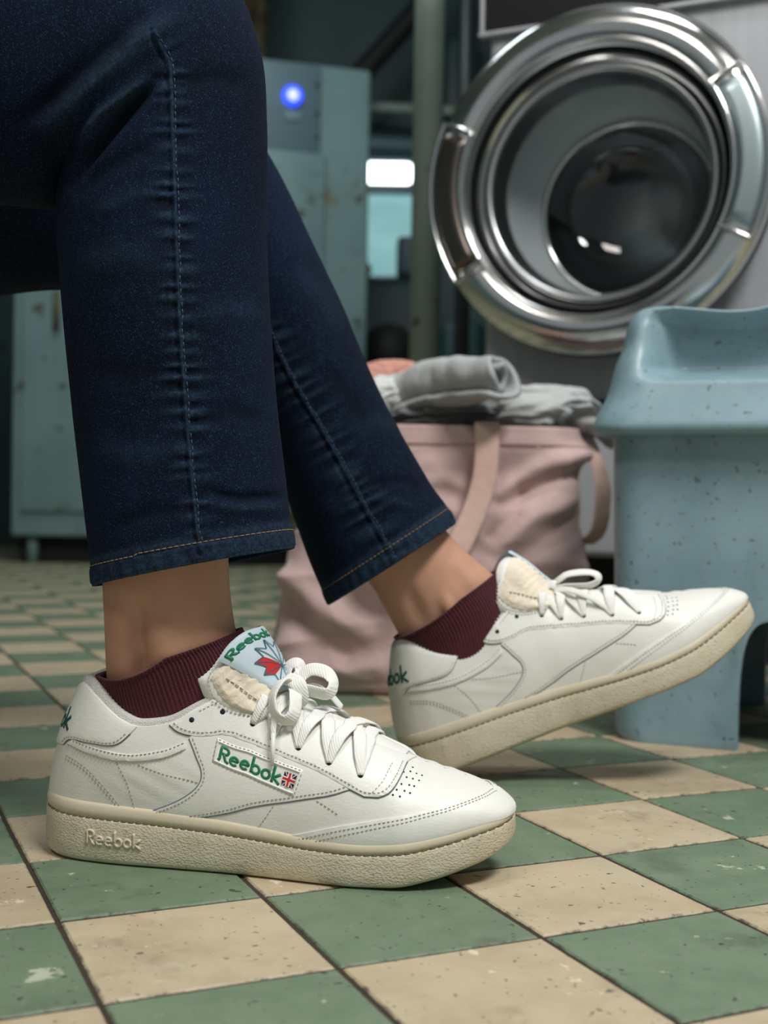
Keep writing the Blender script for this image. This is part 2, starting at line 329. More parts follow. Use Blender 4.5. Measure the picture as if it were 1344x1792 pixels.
def surf(x, s, mir=1):
    """upper surface; x = station along the last, s in [-1,1]: -1 near-side base, 0 top edge, 1 far-side base"""
    x, s = np.broadcast_arrays(np.asarray(x, float), np.asarray(s, float))
    sg = np.where(s < 0, -1., 1.); v = 1-np.abs(s)
    w0 = np.maximum(halfw(x, sg, mir)-.0022, 0); wt = np.minimum(top_w(x), w0); zb = mid_top(x)-.002; zt = top_z(x); H = zt-zb
    k = sstep(.10, .20, x)
    endf = np.minimum(np.sqrt(np.maximum(x, 0)/.02), 1)*np.minimum(np.sqrt(np.maximum(L-x, 0)/.03), 1)
    b1 = (.0035*(1-k)+.003*k)*endf; y1 = w0+b1; z1 = zb+H*(.38*(1-k)+.62*k)
    y2 = wt+(.0050*endf)*(1-k)+k*(w0-wt)*.58; z2 = zt-H*.34*(1-k)-k*H*.02
    y = (1-v)**3*w0+3*(1-v)**2*v*y1+3*(1-v)*v*v*y2+v**3*wt
    z = (1-v)**3*zb+3*(1-v)**2*v*z1+3*(1-v)*v*v*z2+v**3*zt
    lean = .0225*np.clip((z-.034)/.071, 0, 1.1)**1.15*np.clip(1-x/.07, 0, 1)**1.6
    lean = lean + .003*np.sin(np.clip((z-.034)/.071, 0, 1)*math.pi)*-1*np.clip(1-x/.04, 0, 1)
    toe = -.004*np.clip((z-.04)/.02, 0, 1)*sstep(.27, L, x)
    return np.stack([x+lean+toe, sg*y, z], -1)
def snorm(x, s, mir=1):
    x, s = np.broadcast_arrays(np.asarray(x, float), np.asarray(s, float)); e = 4e-4
    xa = np.clip(x-e, 1e-5, L-1e-5); xb = np.clip(x+e, 1e-5, L-1e-5)
    s1 = np.clip(s-.004, -1, 1); s2 = np.clip(s+.004, -1, 1)
    neg = s < 0; s1 = np.where(neg, s1, np.maximum(s1, 1e-6)); s2 = np.where(neg, np.minimum(s2, -1e-6), s2)
    n = np.cross(surf(xb, s, mir)-surf(xa, s, mir), surf(x, s2, mir)-surf(x, s1, mir))
    ln = np.linalg.norm(n, axis=-1, keepdims=True); n = n/np.maximum(ln, 1e-12)
    return n
def son(x, s, h, mir=1): return surf(x, s, mir)+snorm(x, s, mir)*np.asarray(h)[..., None] if np.ndim(h) else surf(x, s, mir)+snorm(x, s, mir)*h
# pose of the two shoes
def posemat(loc, yaw, pitch, roll, scl=(1, 1, 1)):
    return Matrix.Translation(loc) @ Matrix.Rotation(yaw, 4, 'Z') @ Matrix.Rotation(-pitch, 4, 'Y') @ Matrix.Rotation(roll, 4, 'X') @ Matrix.Diagonal((*scl, 1))
A_POSE = posemat((-.2085, .776, .0004), math.radians(-8.5), 0, 0)
B_POSE = posemat((.0268, .9870, -.0030), math.radians(.34), math.radians(22.6), math.radians(-1.9), (1.035, 1, 1))
A_np = np.array(A_POSE); B_np = np.array(B_POSE)
def xf(Mx, p): p = np.asarray(p, float); return p@Mx[:3, :3].T+Mx[:3, 3]
# pattern look-up: where on the near side of shoe A does a picture point lie
gx = np.concatenate([np.linspace(.0002, .02, 120), np.linspace(.0202, L-.0005, 760)]); gs = np.linspace(-1, .25, 420)
GX, GS = np.meshgrid(gx, gs, indexing='ij'); Q = surf(GX, GS); QN = snorm(GX, GS); QW = xf(A_np, Q); QNw = QN@A_np[:3, :3].T
fc = ((CO-QW)*QNw).sum(-1) > 0; QP = proj(QW); QP[~fc] = 1e6
def pat(pts):
    out = []
    for p in pts:
        d = ((QP-np.array(p))**2).sum(-1); k = np.unravel_index(np.argmin(d), d.shape); out.append((gx[k[0]], gs[k[1]]))
    return np.array(out)
SSC = .075                                 # metres per unit s, for even meshing
def panel(mb, poly, h=.0013, mir=1, m=0, sides=(1,), step=.0028, skirt=True, f=None):
    poly = np.asarray(poly, float); q = poly*[1, SSC]
    dense = []
    for a, b in zip(q, np.roll(q, -1, 0)):
        n = max(1, int(np.linalg.norm(b-a)/step)); dense += [a+(b-a)*t/n for t in range(n)]
    q = np.array(dense); N = len(q)
    lo, hi = q.min(0), q.max(0); ins = []
    for x in np.arange(lo[0], hi[0], step):
        for y in np.arange(lo[1], hi[1], step):
            c = False; j = N-1
            px, py = q[:, 0], q[:, 1]
            for i in range(N):
                if (py[i] > y) != (py[j] > y) and x < (px[j]-px[i])*(y-py[i])/(py[j]-py[i]+1e-15)+px[i]: c = not c
                j = i
            if c and np.min(np.hypot(px-x, py-y)) > step*.5: ins.append((x, y))
    vs = [Vector(v) for v in q]+[Vector(v) for v in ins]
    r = delaunay_2d_cdt(vs, [(i, (i+1) % N) for i in range(N)], [], 2, 1e-7)
    ov = np.array([v[:] for v in r[0]]); tri = r[2]
    onb = {}
    for k, orig in enumerate(r[3]):
        for t in orig:
            if t < N: onb[t] = k
    fn = f or (lambda x, s, hh: son(x, s, hh, mir))
    for sd in sides:
        X, S_ = ov[:, 0], ov[:, 1]/SSC
        isb = np.zeros(len(ov), bool); isb[[onb[t] for t in onb]] = True
        hh = np.where(isb, h*.72, h)
        T = fn(X, S_*sd, hh)
        V = list(T); Fc = [t if sd > 0 else t[::-1] for t in tri]; Mi = [m]*len(Fc)
        if skirt:
            bi = [onb[i] for i in range(N) if i in onb]; base = len(V)
            V += list(fn(X[bi], S_[bi]*sd, -.0004))
            for i in range(len(bi)):
                j = (i+1) % len(bi); Fc.append((bi[i], bi[j], base+j, base+i)); Mi.append(m)
        mb.add(V, Fc); mb.M[-len(Fc):] = Mi
def stitch(mb, line, mir=1, h=.0014, dash=.0015, gap=.0011, w=.00020, f=None, sides=(1,)):
    fn = f or (lambda x, s, hh: son(x, s, hh, mir))
    for sd in sides:
        c = catmull(line, max(30, len(line)*14)); c = c*[1, sd]; p = fn(c[:, 0], c[:, 1], h); pb = fn(c[:, 0], c[:, 1], h-.0007)
        d = np.r_[0, np.cumsum(np.linalg.norm(np.diff(p, axis=0), axis=1))]; t = gap
        def at(arr, u): return np.array([np.interp(u, d, arr[:, k]) for k in range(3)])
        while t+dash < d[-1]:
            a, b = at(p, t), at(p, t+dash); a2, b2 = at(pb, t), at(pb, t+dash); n = a-a2; dr = b-a
            sdv = np.cross(n, dr); sdv = sdv/(np.linalg.norm(sdv)+1e-12)*w
            up = n/(np.linalg.norm(n)+1e-12)*.00018; mm = (a+b)/2+up*1.2
            mb.add([a-sdv, a+sdv, mm+sdv, b+sdv, b-sdv, mm-sdv, a2-sdv, a2+sdv, b2+sdv, b2-sdv],
                   [(0, 1, 2, 5), (5, 2, 3, 4), (0, 5, 4, 9, 6), (1, 7, 8, 3, 2), (0, 6, 7, 1), (4, 3, 8, 9)])
            t += dash+gap
# lettering drawn as strokes
def arc(cx, cy_, r, a0, a1, n=14, ry=None):
    return [(cx+r*math.cos(math.radians(a0+(a1-a0)*i/n)), cy_+(ry or r)*math.sin(math.radians(a0+(a1-a0)*i/n))) for i in range(n+1)]
GLY = {'R': ([[(.04, 0), (.1, .12), (.1, 1-.09), (.40, 1-.09)]+arc(.40, .70, .19, 90, -90, 8, .2)[1:]+[(.22, .5)], [(.30, .5), (.48, .12), (.66, .03)]], .72),
       'e': ([[(.08, .34), (.56, .34)]+arc(.31, .31, .25, 8, 310, 18)], .70), 'b': ([[(.08, .98), (.08, .05)], arc(.33, .31, .25, 180, -180, 22)], .70),
       'o': ([arc(.32, .31, .25, 0, 360, 22)], .70), 'k': ([[(.08, .98), (.08, .02)], [(.52, .60), (.14, .30), (.56, .02)]], .64)}
def strokes(word):
    out = []; x = 0
    for ch in word:
        g, adv = GLY[ch]
        for st in g: out.append([(x+a, b) for a, b in st])
        x += adv
    return out, x-.06
def ribbon2d(line, th):
    c = np.array(line, float); t = np.gradient(c, axis=0); t /= np.linalg.norm(t, axis=1, keepdims=True)+1e-9; n = np.stack([-t[:, 1], t[:, 0]], 1)
    c[0] -= t[0]*th*.2; c[-1] += t[-1]*th*.2
    return c-n*th/2, c+n*th/2
def densify(line, d=.12):
    out = [line[0]]
    for a, b in zip(line[:-1], line[1:]):
        k = max(1, int(math.dist(a, b)/d)); out += [(a[0]+(b[0]-a[0])*i/k, a[1]+(b[1]-a[1])*i/k) for i in range(1, k+1)]
    return out
def letters(mb, word, fmap, th=.17, m=0, h=.0002, thick=.0004):
    """fmap(u,v,h)->3D points, u in text units, v height units"""
    st, wd = strokes(word)
    for ln in st:
        ln = densify(ln); a, b = ribbon2d(ln, th); n = len(ln)
        top = np.concatenate([fmap(a[:, 0], a[:, 1], h), fmap(b[:, 0], b[:, 1], h)]); bot = np.concatenate([fmap(a[:, 0], a[:, 1], h-thick), fmap(b[:, 0], b[:, 1], h-thick)])
        Fc = []
        for i in range(n-1):
            Fc += [(i, i+1, n+i+1, n+i), (i, 2*n+i, 2*n+i+1, i+1), (n+i, n+i+1, 3*n+i+1, 3*n+i)]
        Fc += [(0, n, 3*n, 2*n), (n-1, 3*n-1, 4*n-1, 2*n-1)]
        mb.add(np.concatenate([top, bot]), Fc, m)
    return wd
def flat_tape(mb, pts, nrm, width, thick, n=60, m=0):
    """woven tape through pts, face normals nrm"""
    c = catmull(np.concatenate([np.array(pts, float), np.array(nrm, float)], 1), n); p = c[:, :3]; N = c[:, 3:]
    wv = width if hasattr(width, '__len__') else [width, width]; wv = np.interp(np.linspace(0, 1, n), np.linspace(0, 1, len(wv)), wv)
    t = np.gradient(p, axis=0); t /= np.linalg.norm(t, axis=1, keepdims=True)+1e-12
    N = N-t*(N*t).sum(1, keepdims=True); N /= np.linalg.norm(N, axis=1, keepdims=True)+1e-12; Bn = np.cross(t, N)
    k = 10; V = []
    for j in range(k):
        a = 2*math.pi*j/k; ca, sa = math.cos(a), math.sin(a)
        V.append(p+Bn*(wv/2)[:, None]*(abs(ca)**.6*np.sign(ca))+N*(thick/2)*sa)
    V = np.stack(V, 1).reshape(-1, 3)
    mb.add(V, grid_faces(n, k, True)+[tuple(range(k))[::-1], tuple((n-1)*k+i for i in range(k))], m)

# patterns read on the near side (px of the photo -> x,s on the last)
E_LOW = catmull(pat([(297, 1268), (312, 1280), (335, 1287), (370, 1288), (400, 1287), (440, 1301), (500, 1326), (560, 1352), (610, 1380), (640, 1395), (655, 1397), (680, 1388), (698, 1362), (712, 1334)]), 46)
WIN = pat([(380, 1294), (372, 1334), (516, 1394), (531, 1350)])       # outer stitched frame
WINI = pat([(387, 1301), (379, 1329), (512, 1384), (523, 1352)])      # label
EYE = pat([(336, 1260), (390, 1246), (443, 1268), (478, 1294), (524, 1311), (577, 1337), (631, 1359)])
MUD = catmull(pat([(500, 1468), (560, 1452), (640, 1438), (720, 1426), (790, 1410), (835, 1394), (858, 1380)]), 30)
QTR = catmull(pat([(332, 1292), (344, 1325), (353, 1350), (350, 1372), (325, 1395), (262, 1426)]), 24)
STRAP = catmull(pat([(330, 1436), (400, 1422), (450, 1410), (520, 1400), (575, 1392), (614, 1381)]), 24)
HTAB = catmull(pat([(112, 1302), (124, 1293), (150, 1298), (185, 1304), (208, 1300), (228, 1284)]), 22)
BAND1 = catmull(pat([(118, 1300), (150, 1316), (190, 1328), (230, 1332), (275, 1328), (325, 1310)]), 26)
BAND2 = catmull(pat([(128, 1294), (160, 1306), (200, 1317), (240, 1320), (280, 1314), (325, 1297)]), 26)
CST = catmull(pat([(113, 1326), (140, 1342), (165, 1365), (188, 1392), (206, 1416)]), 20)
ST2 = catmull(pat([(203, 1331), (222, 1370), (236, 1420)]), 12); ST3 = catmull(pat([(238, 1337), (290, 1356), (352, 1371)]), 12)
ST4 = catmull(pat([(480, 1408), (465, 1430), (448, 1458)]), 10); ST5 = catmull(pat([(552, 1400), (575, 1414), (594, 1428)]), 10)
def pxquad(c):
    """smooth (u,v)->(x,s) map over a picture quad c = (top-left, bottom-left, bottom-right, top-right)"""
    c = np.array(c, float); U, V_ = np.meshgrid(np.linspace(0, 1, 9), np.linspace(0, 1, 5), indexing='ij'); u, v = U.ravel(), V_.ravel()
    px = c[1]*((1-u)*(1-v))[:, None]+c[2]*(u*(1-v))[:, None]+c[3]*(u*v)[:, None]+c[0]*((1-u)*v)[:, None]
    B = lambda u, v: np.stack([u**i*v**j for i in range(4) for j in range(3)], -1)
    co = np.linalg.lstsq(B(u, v), pat(px), rcond=None)[0]
    return lambda u, v: B(*np.broadcast_arrays(np.asarray(u, float), np.asarray(v, float)))@co
WQ = pxquad([(381, 1294), (373, 1333), (516, 1393), (530, 1350)])

def make_sneaker(name, label, pose, mir, window):
    root = thing(name, label, 'sneaker'); root.matrix_world = pose
    # --- upper shell
    nx, ns = 150, 44
    th = np.linspace(0, math.pi, nx); xs = L*(1-np.cos(th))/2; xs[0] = 2e-5; xs[-1] = L-2e-5
    ss = np.concatenate([np.linspace(-1, -1e-5, ns), np.linspace(1e-5, 1, ns)])
    X, S_ = np.meshgrid(xs, ss, indexing='ij'); V = surf(X, S_, mir)
    # gentle creases: behind the toe box and at the heel quarter
    n = snorm(X, S_, mir); V = V+n*(.0007*np.sin(X*520+S_*7)*sstep(.40, .75, 1-abs(S_))*np.exp(-((X-.245)/.012)**2)*.6)[..., None]
    V = V+n*(.0002*np.sin(X*260+V[..., 2]*520)*np.exp(-((X-.085)/.03)**2)*np.exp(-((abs(S_)-.65)/.22)**2))[..., None]
    Fc = []
    m2 = 2*ns
    openx = .2262
    for i in range(nx-1):
        for j in range(m2-1):
            if j == ns-1 and xs[i+1] < openx: continue          # the mouth of the shoe stays open
            Fc.append((i*m2+j, (i+1)*m2+j, (i+1)*m2+j+1, i*m2+j+1))
    up = mesh('upper', V.reshape(-1, 3), Fc, WHITE, root)
    so = up.modifiers.new('thickness', 'SOLIDIFY'); so.thickness = .0022; so.offset = -1
    # --- padded collar roll and terry lining
    mb = MB(); cx = np.concatenate([np.linspace(.118, .03, 50), .03*np.linspace(1, 0, 24)**2])
    for side in (-1, 1):
        pass
    path = np.concatenate([np.stack([cx, -1e-5+0*cx], 1), np.stack([cx[::-1], 1e-5+0*cx], 1)])
    pp = surf(path[:, 0], path[:, 1], mir); pp = np.delete(pp, len(cx), 0)
    cen = np.array([.075, 0, 0])
    inn = cen-pp; inn[:, 2] = 0; ends = pp[:, 0] > .07; inn[ends, 0] = 0; inn /= np.linalg.norm(inn, axis=1, keepdims=True)+1e-9
    rows = []
    for (a, dz) in ((-.0004, -.0040), (-.0003, -.0015), (.0002, .0016), (.0020, .0034), (.0046, .0034), (.0066, .0012), (.0074, -.0030), (.0064, -.018), (.0050, -.040)):
        rows.append(pp+inn*a+np.array([0, 0, dz])*1.)
    V = np.stack(rows, 1); V[..., 2] = np.maximum(V[..., 2], .03)
    o = mesh('collar_lining', V.reshape(-1, 3), grid_faces(len(pp), len(rows)), TERRY, root)
    # --- midsole, with rolled upper band and stitched groove
    tt = np.concatenate([L*(1-np.cos(np.linspace(0, math.pi, 150)))/2])
    def wall(x, sg, off, z): return np.stack([x+off*np.where(x < .02, -1, np.where(x > .275, 1, 0))*np.clip(np.maximum(1-x/.02, 1-(L-x)/.016), 0, 1), sg*(halfw(x, sg, mir)+off*np.clip(halfw(x, sg, mir)/.01, 0, 1)), z], -1)
    prof = [(-.006, .0), (-.0022, .012), (-.0006, .05), (0, .10), (.0004, .30), (.0002, .55), (0, .70), (-.0003, .725), (-.0014, .745), (-.0003, .77), (-.0001, .86), (-.0006, .94), (-.0016, .99), (-.0034, 1.0), (-.02, .96)]
    fr = [np.stack([wall(tt, -1., o_, mid_bot(tt)+(mid_top(tt)-mid_bot(tt))*f_) for o_, f_ in prof], 1), np.stack([wall(tt[::-1], 1., o_, mid_bot(tt[::-1])+(mid_top(tt[::-1])-mid_bot(tt[::-1]))*f_) for o_, f_ in prof], 1)]
    ring = np.concatenate([fr[0], fr[1][1:-1]]); R_, C_ = ring.shape[:2]
    Fc = [(i*C_+j, ((i+1) % R_)*C_+j, ((i+1) % R_)*C_+j+1, i*C_+j+1) for i in range(R_) for j in range(C_-1)]
    Fc.append(tuple(i*C_+C_-1 for i in range(R_))); Fc.append(tuple(i*C_ for i in range(R_))[::-1])
    ms = mesh('midsole', ring.reshape(-1, 3), Fc, None, root, mats=[SOLE, SOLE_SMOOTH], midx=[0]*(len(Fc)))
    ms.data.polygons.foreach_set('material_index', [1 if (k % (C_-1)) >= 8 and k < R_*(C_-1) else 0 for k in range(len(Fc))])
    # stitches lying in the groove
    sm = MB()
    for sg in (-1., 1.):
        xx = np.linspace(.004, L-.004, 62)
        for a in xx:
            b = a+.0030; q = np.array([a, (a+b)/2, b]); z = mid_bot(q)+(mid_top(q)-mid_bot(q))*.745
            p = wall(q, sg, -.0004, z); sm.tube(p, .00042, 5)
    tag(sm.build('sole_stitching', STD, ms), kind='stuff')
    # raised lettering on the sidewall
    lm = MB()
    def fsole(u, v, h):
        x = .0375+u*.0355/4.1; z = .0115+.0002*0+v*.0092-(x-.0375)*.02; sg = -1. if True else 1.
        return wall(x, -1., .0005+h, z)
    letters(lm, 'Reebok', fsole, .17, h=.0007, thick=.0012)
    if window: lm.build('sole_lettering', SOLE_SMOOTH, ms)
    # outsole
    prof = [(-.030, -.0000), (-.0045, .0000), (-.0016, .0022), (-.0022, .0046)]
    def orow(t, sg): return np.stack([wall(t, sg, o_, mid_bot(t)+z_-.0006) for o_, z_ in prof[1:]], 1)
    ring = np.concatenate([orow(tt, -1.), orow(tt[::-1], 1.)[1:-1]]); R_, C_ = ring.shape[:2]
    Fc = [(i*C_+j, ((i+1) % R_)*C_+j, ((i+1) % R_)*C_+j+1, i*C_+j+1) for i in range(R_) for j in range(C_-1)]+[tuple(i*C_ for i in range(R_))[::-1]]
    om = MB().add(ring.reshape(-1, 3), Fc)
    mesh('outsole', om.V, om.F, OUTSOLE, root)
    # --- leather overlays
    def top_line(xa, xb, n=20, e=1e-4): return [(x, -e) for x in np.linspace(xa, xb, n)]
    mb = MB(); lo = E_LOW
    polyE = list(map(tuple, lo))+top_line(max(lo[-1][0], .233), .104, 44)
    panel(mb, polyE, .0016, mir, sides=(1, -1)); fixn(mb.build('eyestay', WHITE2, root, smooth=False)).modifiers.new('x', 'EDGE_SPLIT')
    mb = MB(); poly = list(map(tuple, MUD)); xe = MUD[-1][0]
    poly = poly+[(xe+.0012, -1e-4)]+[(L-4e-4, -1e-4)]+[(L-4e-4, -.5), (L-4e-4, -.99)]+[(x, -.995) for x in np.linspace(L-.001, MUD[0][0]-.012, 40)]
    panel(mb, poly, .0013, mir, sides=(1, -1)); fixn(mb.build('toe_guard', WHITE2, root)).modifiers.new('x', 'EDGE_SPLIT')
    mb = MB(); poly = list(map(tuple, HTAB))+[(x, -.02) for x in np.linspace(HTAB[-1][0]+.004, .0006, 16)]+[(.0003, -.3), (.0003, HTAB[0][1]-.02)]
    panel(mb, poly, .0013, mir, sides=(1, -1)); ht = fixn(mb.build('heel_tab', WHITE2, root)); ht.modifiers.new('x', 'EDGE_SPLIT')
    poly = list(map(tuple, BAND1))+list(map(tuple, BAND2[::-1]))
    for s_ in (1, -1): mb = MB(); panel(mb, poly, .0010, mir, sides=(s_,), step=.002); fixn(mb.build('heel_strip', WHITE2, root)).modifiers.new('x', 'EDGE_SPLIT')
    # forward side panel: between quarter line, strap line and the eyestay
    q0 = list(map(tuple, QTR)); s0 = list(map(tuple, STRAP)); el = [tuple(p) for p in lo if QTR[0][0] < p[0] < STRAP[-1][0]]
    poly = q0[::-1]+[(p[0], p[1]+.03) for p in el]+[(s0[-1][0]+.002, s0[-1][1]+.03)]+s0[::-1]
    for s_ in (1, -1): mb = MB(); panel(mb, poly, .0009, mir, sides=(s_,)); fixn(mb.build('side_panel', WHITE, root)).modifiers.new('x', 'EDGE_SPLIT')
    # --- stitching rows
    mb = MB(); sd = (1, -1)
    def offs(line, d):
        l2 = np.array(line)*[1, SSC]; t = np.gradient(l2, axis=0); t /= np.linalg.norm(t, axis=1, keepdims=True)+1e-9
        return (l2+np.stack([-t[:, 1], t[:, 0]], 1)*d)/[1, SSC]
    stitch(mb, offs(lo, .0022), mir, .0018, sides=sd); stitch(mb, offs(MUD, -.0018), mir, .0015, sides=sd); stitch(mb, offs(MUD, -.0040), mir, .0015, sides=sd)
    stitch(mb, offs(QTR, .0016), mir, .0011, sides=sd); stitch(mb, offs(STRAP, .0016), mir, .0011, sides=sd)
    stitch(mb, offs(HTAB, .0016), mir, .0015, sides=sd); stitch(mb, BAND1, mir, .0010, sides=sd); stitch(mb, offs(BAND2, -.0005), mir, .0012, sides=sd)
    stitch(mb, CST, mir, .0003, sides=sd); stitch(mb, offs(CST, .0022), mir, .0003, sides=sd)
    for l_ in (ST2, ST3, ST4, ST5): stitch(mb, l_, mir, .0003, sides=sd)
    fl = catmull(pat([(652, 1393), (672, 1372), (690, 1338)]), 14); stitch(mb, offs(fl, .001), mir, .0018, sides=sd)
    stitch(mb, [(x, -.045) for x in np.linspace(.105, .15, 12)], mir, .0018, sides=sd)
    if window:
        for a, b in (((0, 1), (0, 0)), ((0, 0), (1, 0)), ((1, 0), (1, 1)), ((1, 1), (0, 1))):
            t = np.linspace(0, 1, 12); stitch(mb, WQ(a[0]*(1-t)+b[0]*t, a[1]*(1-t)+b[1]*t), mir, .0013)
    tag(mb.build('stitching', THREAD, root, smooth=False), kind='stuff')
    # dark cut edges under the overlays
    mb = MB()
    for ln, h_ in ((lo, .0004), (QTR, .0002), (STRAP, .0002), (HTAB, .0002), (MUD[12:], .0001)):
        c = offs(ln, -.0003)
        for s_ in sd:
            p = son(c[:, 0], c[:, 1]*s_, h_, mir); mb.tube(p, .00042, 5, cap=False)
    tag(mb.build('cut_edge', EDGE, root), kind='stuff')
    # perforations on the toe box
    mb = MB()
    pf = pat([(687, 1391), (694, 1382), (703, 1372), (711, 1360), (718, 1350), (700, 1394), (708, 1384), (716, 1374), (723, 1363), (729, 1354), (717, 1388), (725, 1376), (733, 1366), (738, 1357), (706, 1351), (722, 1343)])
    for x, s in pf:
        for s_ in (s, -s):
            c = son(x, s_, .0003, mir); nn = snorm(x, s_, mir); mb.tube([c-nn*.001, c], .00062, 7)
    tag(mb.build('perforation', HOLE, root), kind='stuff')
    # --- eyelets
    ec = []
    for s_ in (1, -1):
        for x, s in EYE:
            c = son(x, s*s_, .0017, mir); nn = snorm(x, s*s_, mir); ec.append((c, nn, s_))
            mb = MB(); mb.tube([c-nn*.0012, c], .0016, 12); e = mb.build('eyelet', HOLE, root)
    near = ec[:7]; far = ec[7:]
    # --- tongue: arched plate rising out of the throat
    tc = catmull(np.array([[.226, .0655], [.200, .0775], [.176, .0870], [.157, .0965], [.1475, .110], [.1405, .124], [.1300, .1385]]), 40)
    tdir = np.gradient(tc, axis=0); tdir /= np.linalg.norm(tdir, axis=1, keepdims=True)
    def tongue(phi, b, off=0):
        phi, b = np.broadcast_arrays(np.asarray(phi, float), np.asarray(b, float)); k = b*(len(tc)-1)
        cxz = np.stack([np.interp(k, np.arange(len(tc)), tc[:, i]) for i in (0, 1)], -1); td = np.stack([np.interp(k, np.arange(len(tc)), tdir[:, i]) for i in (0, 1)], -1)
        back = np.stack([-td[..., 1], td[..., 0]], -1); back = np.where(back[..., 1:] > 0, -back, back)    # away from the outside
        ry = .010+.0135*sstep(.25, .70, b)+off; dx = .004+.042*sstep(.30, .72, b)
        drop = (1-np.cos(phi))*dx
        bx = cxz[..., 0]-drop*.98-back[..., 0]*off*np.cos(phi); bz = cxz[..., 1]-drop*.10-back[..., 1]*off*np.cos(phi)
        return np.stack([bx, ry*np.sin(phi), bz], -1)
    nb, npn = 60, 41; V = []; pm = math.radians(88)
    phis = np.linspace(-pm, pm, npn)
    def bmax(p): return 1-.20*np.abs(np.sin(p*1.0))**4.5
    for layer, off in ((0, .0030), (1, -.0015)):
        for bb in np.linspace(0, 1, nb):
            b_ = bb*bmax(phis); edge = np.clip(np.minimum((1-bb)/.05, (pm-abs(phis))/.16), 0, 1)**.5
            puff = .0018*edge if layer == 0 else 0
            V.append(tongue(phis, b_, (off*edge+puff) if layer == 0 else off*edge))
    V = np.concatenate(V); Fc = grid_faces(nb, npn)+[f[::-1] for f in grid_faces(nb, npn, off=nb*npn)]
    tg = fixn(mesh('tongue', V, Fc, WHITE2, root))
    # cream nylon face with padded ribs
    def tsurf(p, b, off): return tongue(p, b*bmax(p), off)
    def patchgrid(mb, pa, pb, b0f, b1f, off, n1=26, n2=26, m=0, rib=None):
        pv = np.linspace(pa, pb, n1); V = []
        for t in np.linspace(0, 1, n2):
            b_ = b0f(pv)*(1-t)+b1f(pv)*t; e = np.minimum(np.minimum(t, 1-t)/.08, np.minimum(np.arange(n1), n1-1-np.arange(n1))/2).clip(0, 1)
            V.append(tsurf(pv, b_, off-.0012*(1-e)+(rib(pv, b_) if rib else 0)))
        mb.add(np.concatenate(V), grid_faces(n2, n1), m)
    for sgn in (-1, 1):
        rib = lambda p, b: .0011*np.abs(np.sin(p*7+.6))**.6+.0004*np.sin(b*140+p*9)
        mb = MB(); patchgrid(mb, sgn*1.30, sgn*(.48 if mir > 0 else .12), lambda p: .60+0*p, lambda p: .955+0*p, .0056, m=0, rib=rib); mb.build('nylon_face', NYLON, tg)
    mb = MB()
    for k in (-1, 1):
        stitch(mb, [(k*.90, .64), (k*1.00, .78), (k*1.14, .90)], f=lambda x, s, h: tsurf(x, s, .0058+h), h=.0014, dash=.0024, gap=.0009); stitch(mb, [(k*1.40, .64), (k*1.40, .78), (k*1.36, .93), (k*1.25, .985), (k*1.05, .985)], f=lambda x, s, h: tsurf(x, s, .0054+h), h=.0008)
    tag(mb.build('tongue_stitching', THREAD, tg), kind='stuff')
    # woven label wrapped over the tongue, shifted towards the outside
    ls = mir                              # outside of the foot
    la, lb = (-1.05, .60)
    lb = .60 if mir > 0 else 1.15
    def lae(v): return (-.52-.62*np.clip(np.asarray(v, float), 0, 1)**.8) if mir > 0 else (-.16-.10*np.clip(np.asarray(v, float), 0, 1))
    def ftl(u, v, h):                      # u across, v up (0..1) on the label
        u = np.asarray(u, float); v = np.asarray(v, float); return tsurf(lae(v)+(lb-lae(v))*u, .665+.335*v, .0078+h)
    uu, vv = np.meshgrid(np.linspace(0, 1, 30), np.linspace(0, 1, 34), indexing='ij'); ed_ = np.clip(np.minimum(np.minimum(uu, 1-uu), np.minimum(vv, 1-vv))/.03, 0, 1)
    mb = MB(); mb.add(ftl(uu.ravel(), vv.ravel(), (-.0002-.0011*(1-ed_)).ravel()), grid_faces(30, 34))
    tl = mb.build('tongue_label', PATCH, tg)
    mb = MB()
    letters(mb, 'Reebok', lambda u, v, h: ftl((.04 if mir > 0 else .2)+u*.60/4.1, .81+v*.14, h), .2, m=0)
    # starburst crest: outline spikes and one red wedge
    c0 = (.44, .38)
    def line(p, q, th=.0065, m=1):
        p = np.array(p); q = np.array(q); d = q-p; n_ = np.array([-d[1], d[0]*.6]); n_ = n_/np.linalg.norm(n_)*th; k = 6
        a = [p+d*i/k+n_ for i in range(k+1)]; b = [p+d*i/k-n_ for i in range(k+1)]; a, b = np.array(a), np.array(b)
        mb.add(np.concatenate([ftl(a[:, 0], a[:, 1], .0004), ftl(b[:, 0], b[:, 1], .0004)]), grid_faces(2, k+1), m)
    ang = np.linspace(-70, 250, 11)
    tips = [(c0[0]+.34*math.cos(math.radians(a)), c0[1]+.40*math.sin(math.radians(a))) for a in ang]
    val = [(c0[0]+.24*math.cos(math.radians(a+16)), c0[1]+.28*math.sin(math.radians(a+16))) for a in ang]
    for i in range(11):
        line(c0, tips[i]); line(tips[i], val[i], .006)
        if i < 10: line(val[i], tips[i+1], .006)
    for i in (7, 8):
        q = np.array([c0, val[i-1], tips[i], val[i]]); a_, b_ = np.meshgrid(np.linspace(0, 1, 8), np.linspace(0, 1, 8), indexing='ij'); a_, b_ = a_.ravel()[:, None], b_.ravel()[:, None]
        g_ = q[0]*(1-a_)*(1-b_)+q[1]*a_*(1-b_)+q[2]*a_*b_+q[3]*(1-a_)*b_; mb.add(ftl(g_[:, 0], g_[:, 1], .00022), grid_faces(8, 8), 2)
    mb.build('label_print', None, tl, mats=[GREEN, TEALP, RED])
    # --- heel tab lettering wrapped round the back
    mb = MB(); xs_ = np.linspace(2e-5, .06, 400)
    p = son(xs_, -.30+0*xs_, .0014, mir); dl = np.r_[0, np.cumsum(np.linalg.norm(np.diff(p, axis=0), axis=1))]
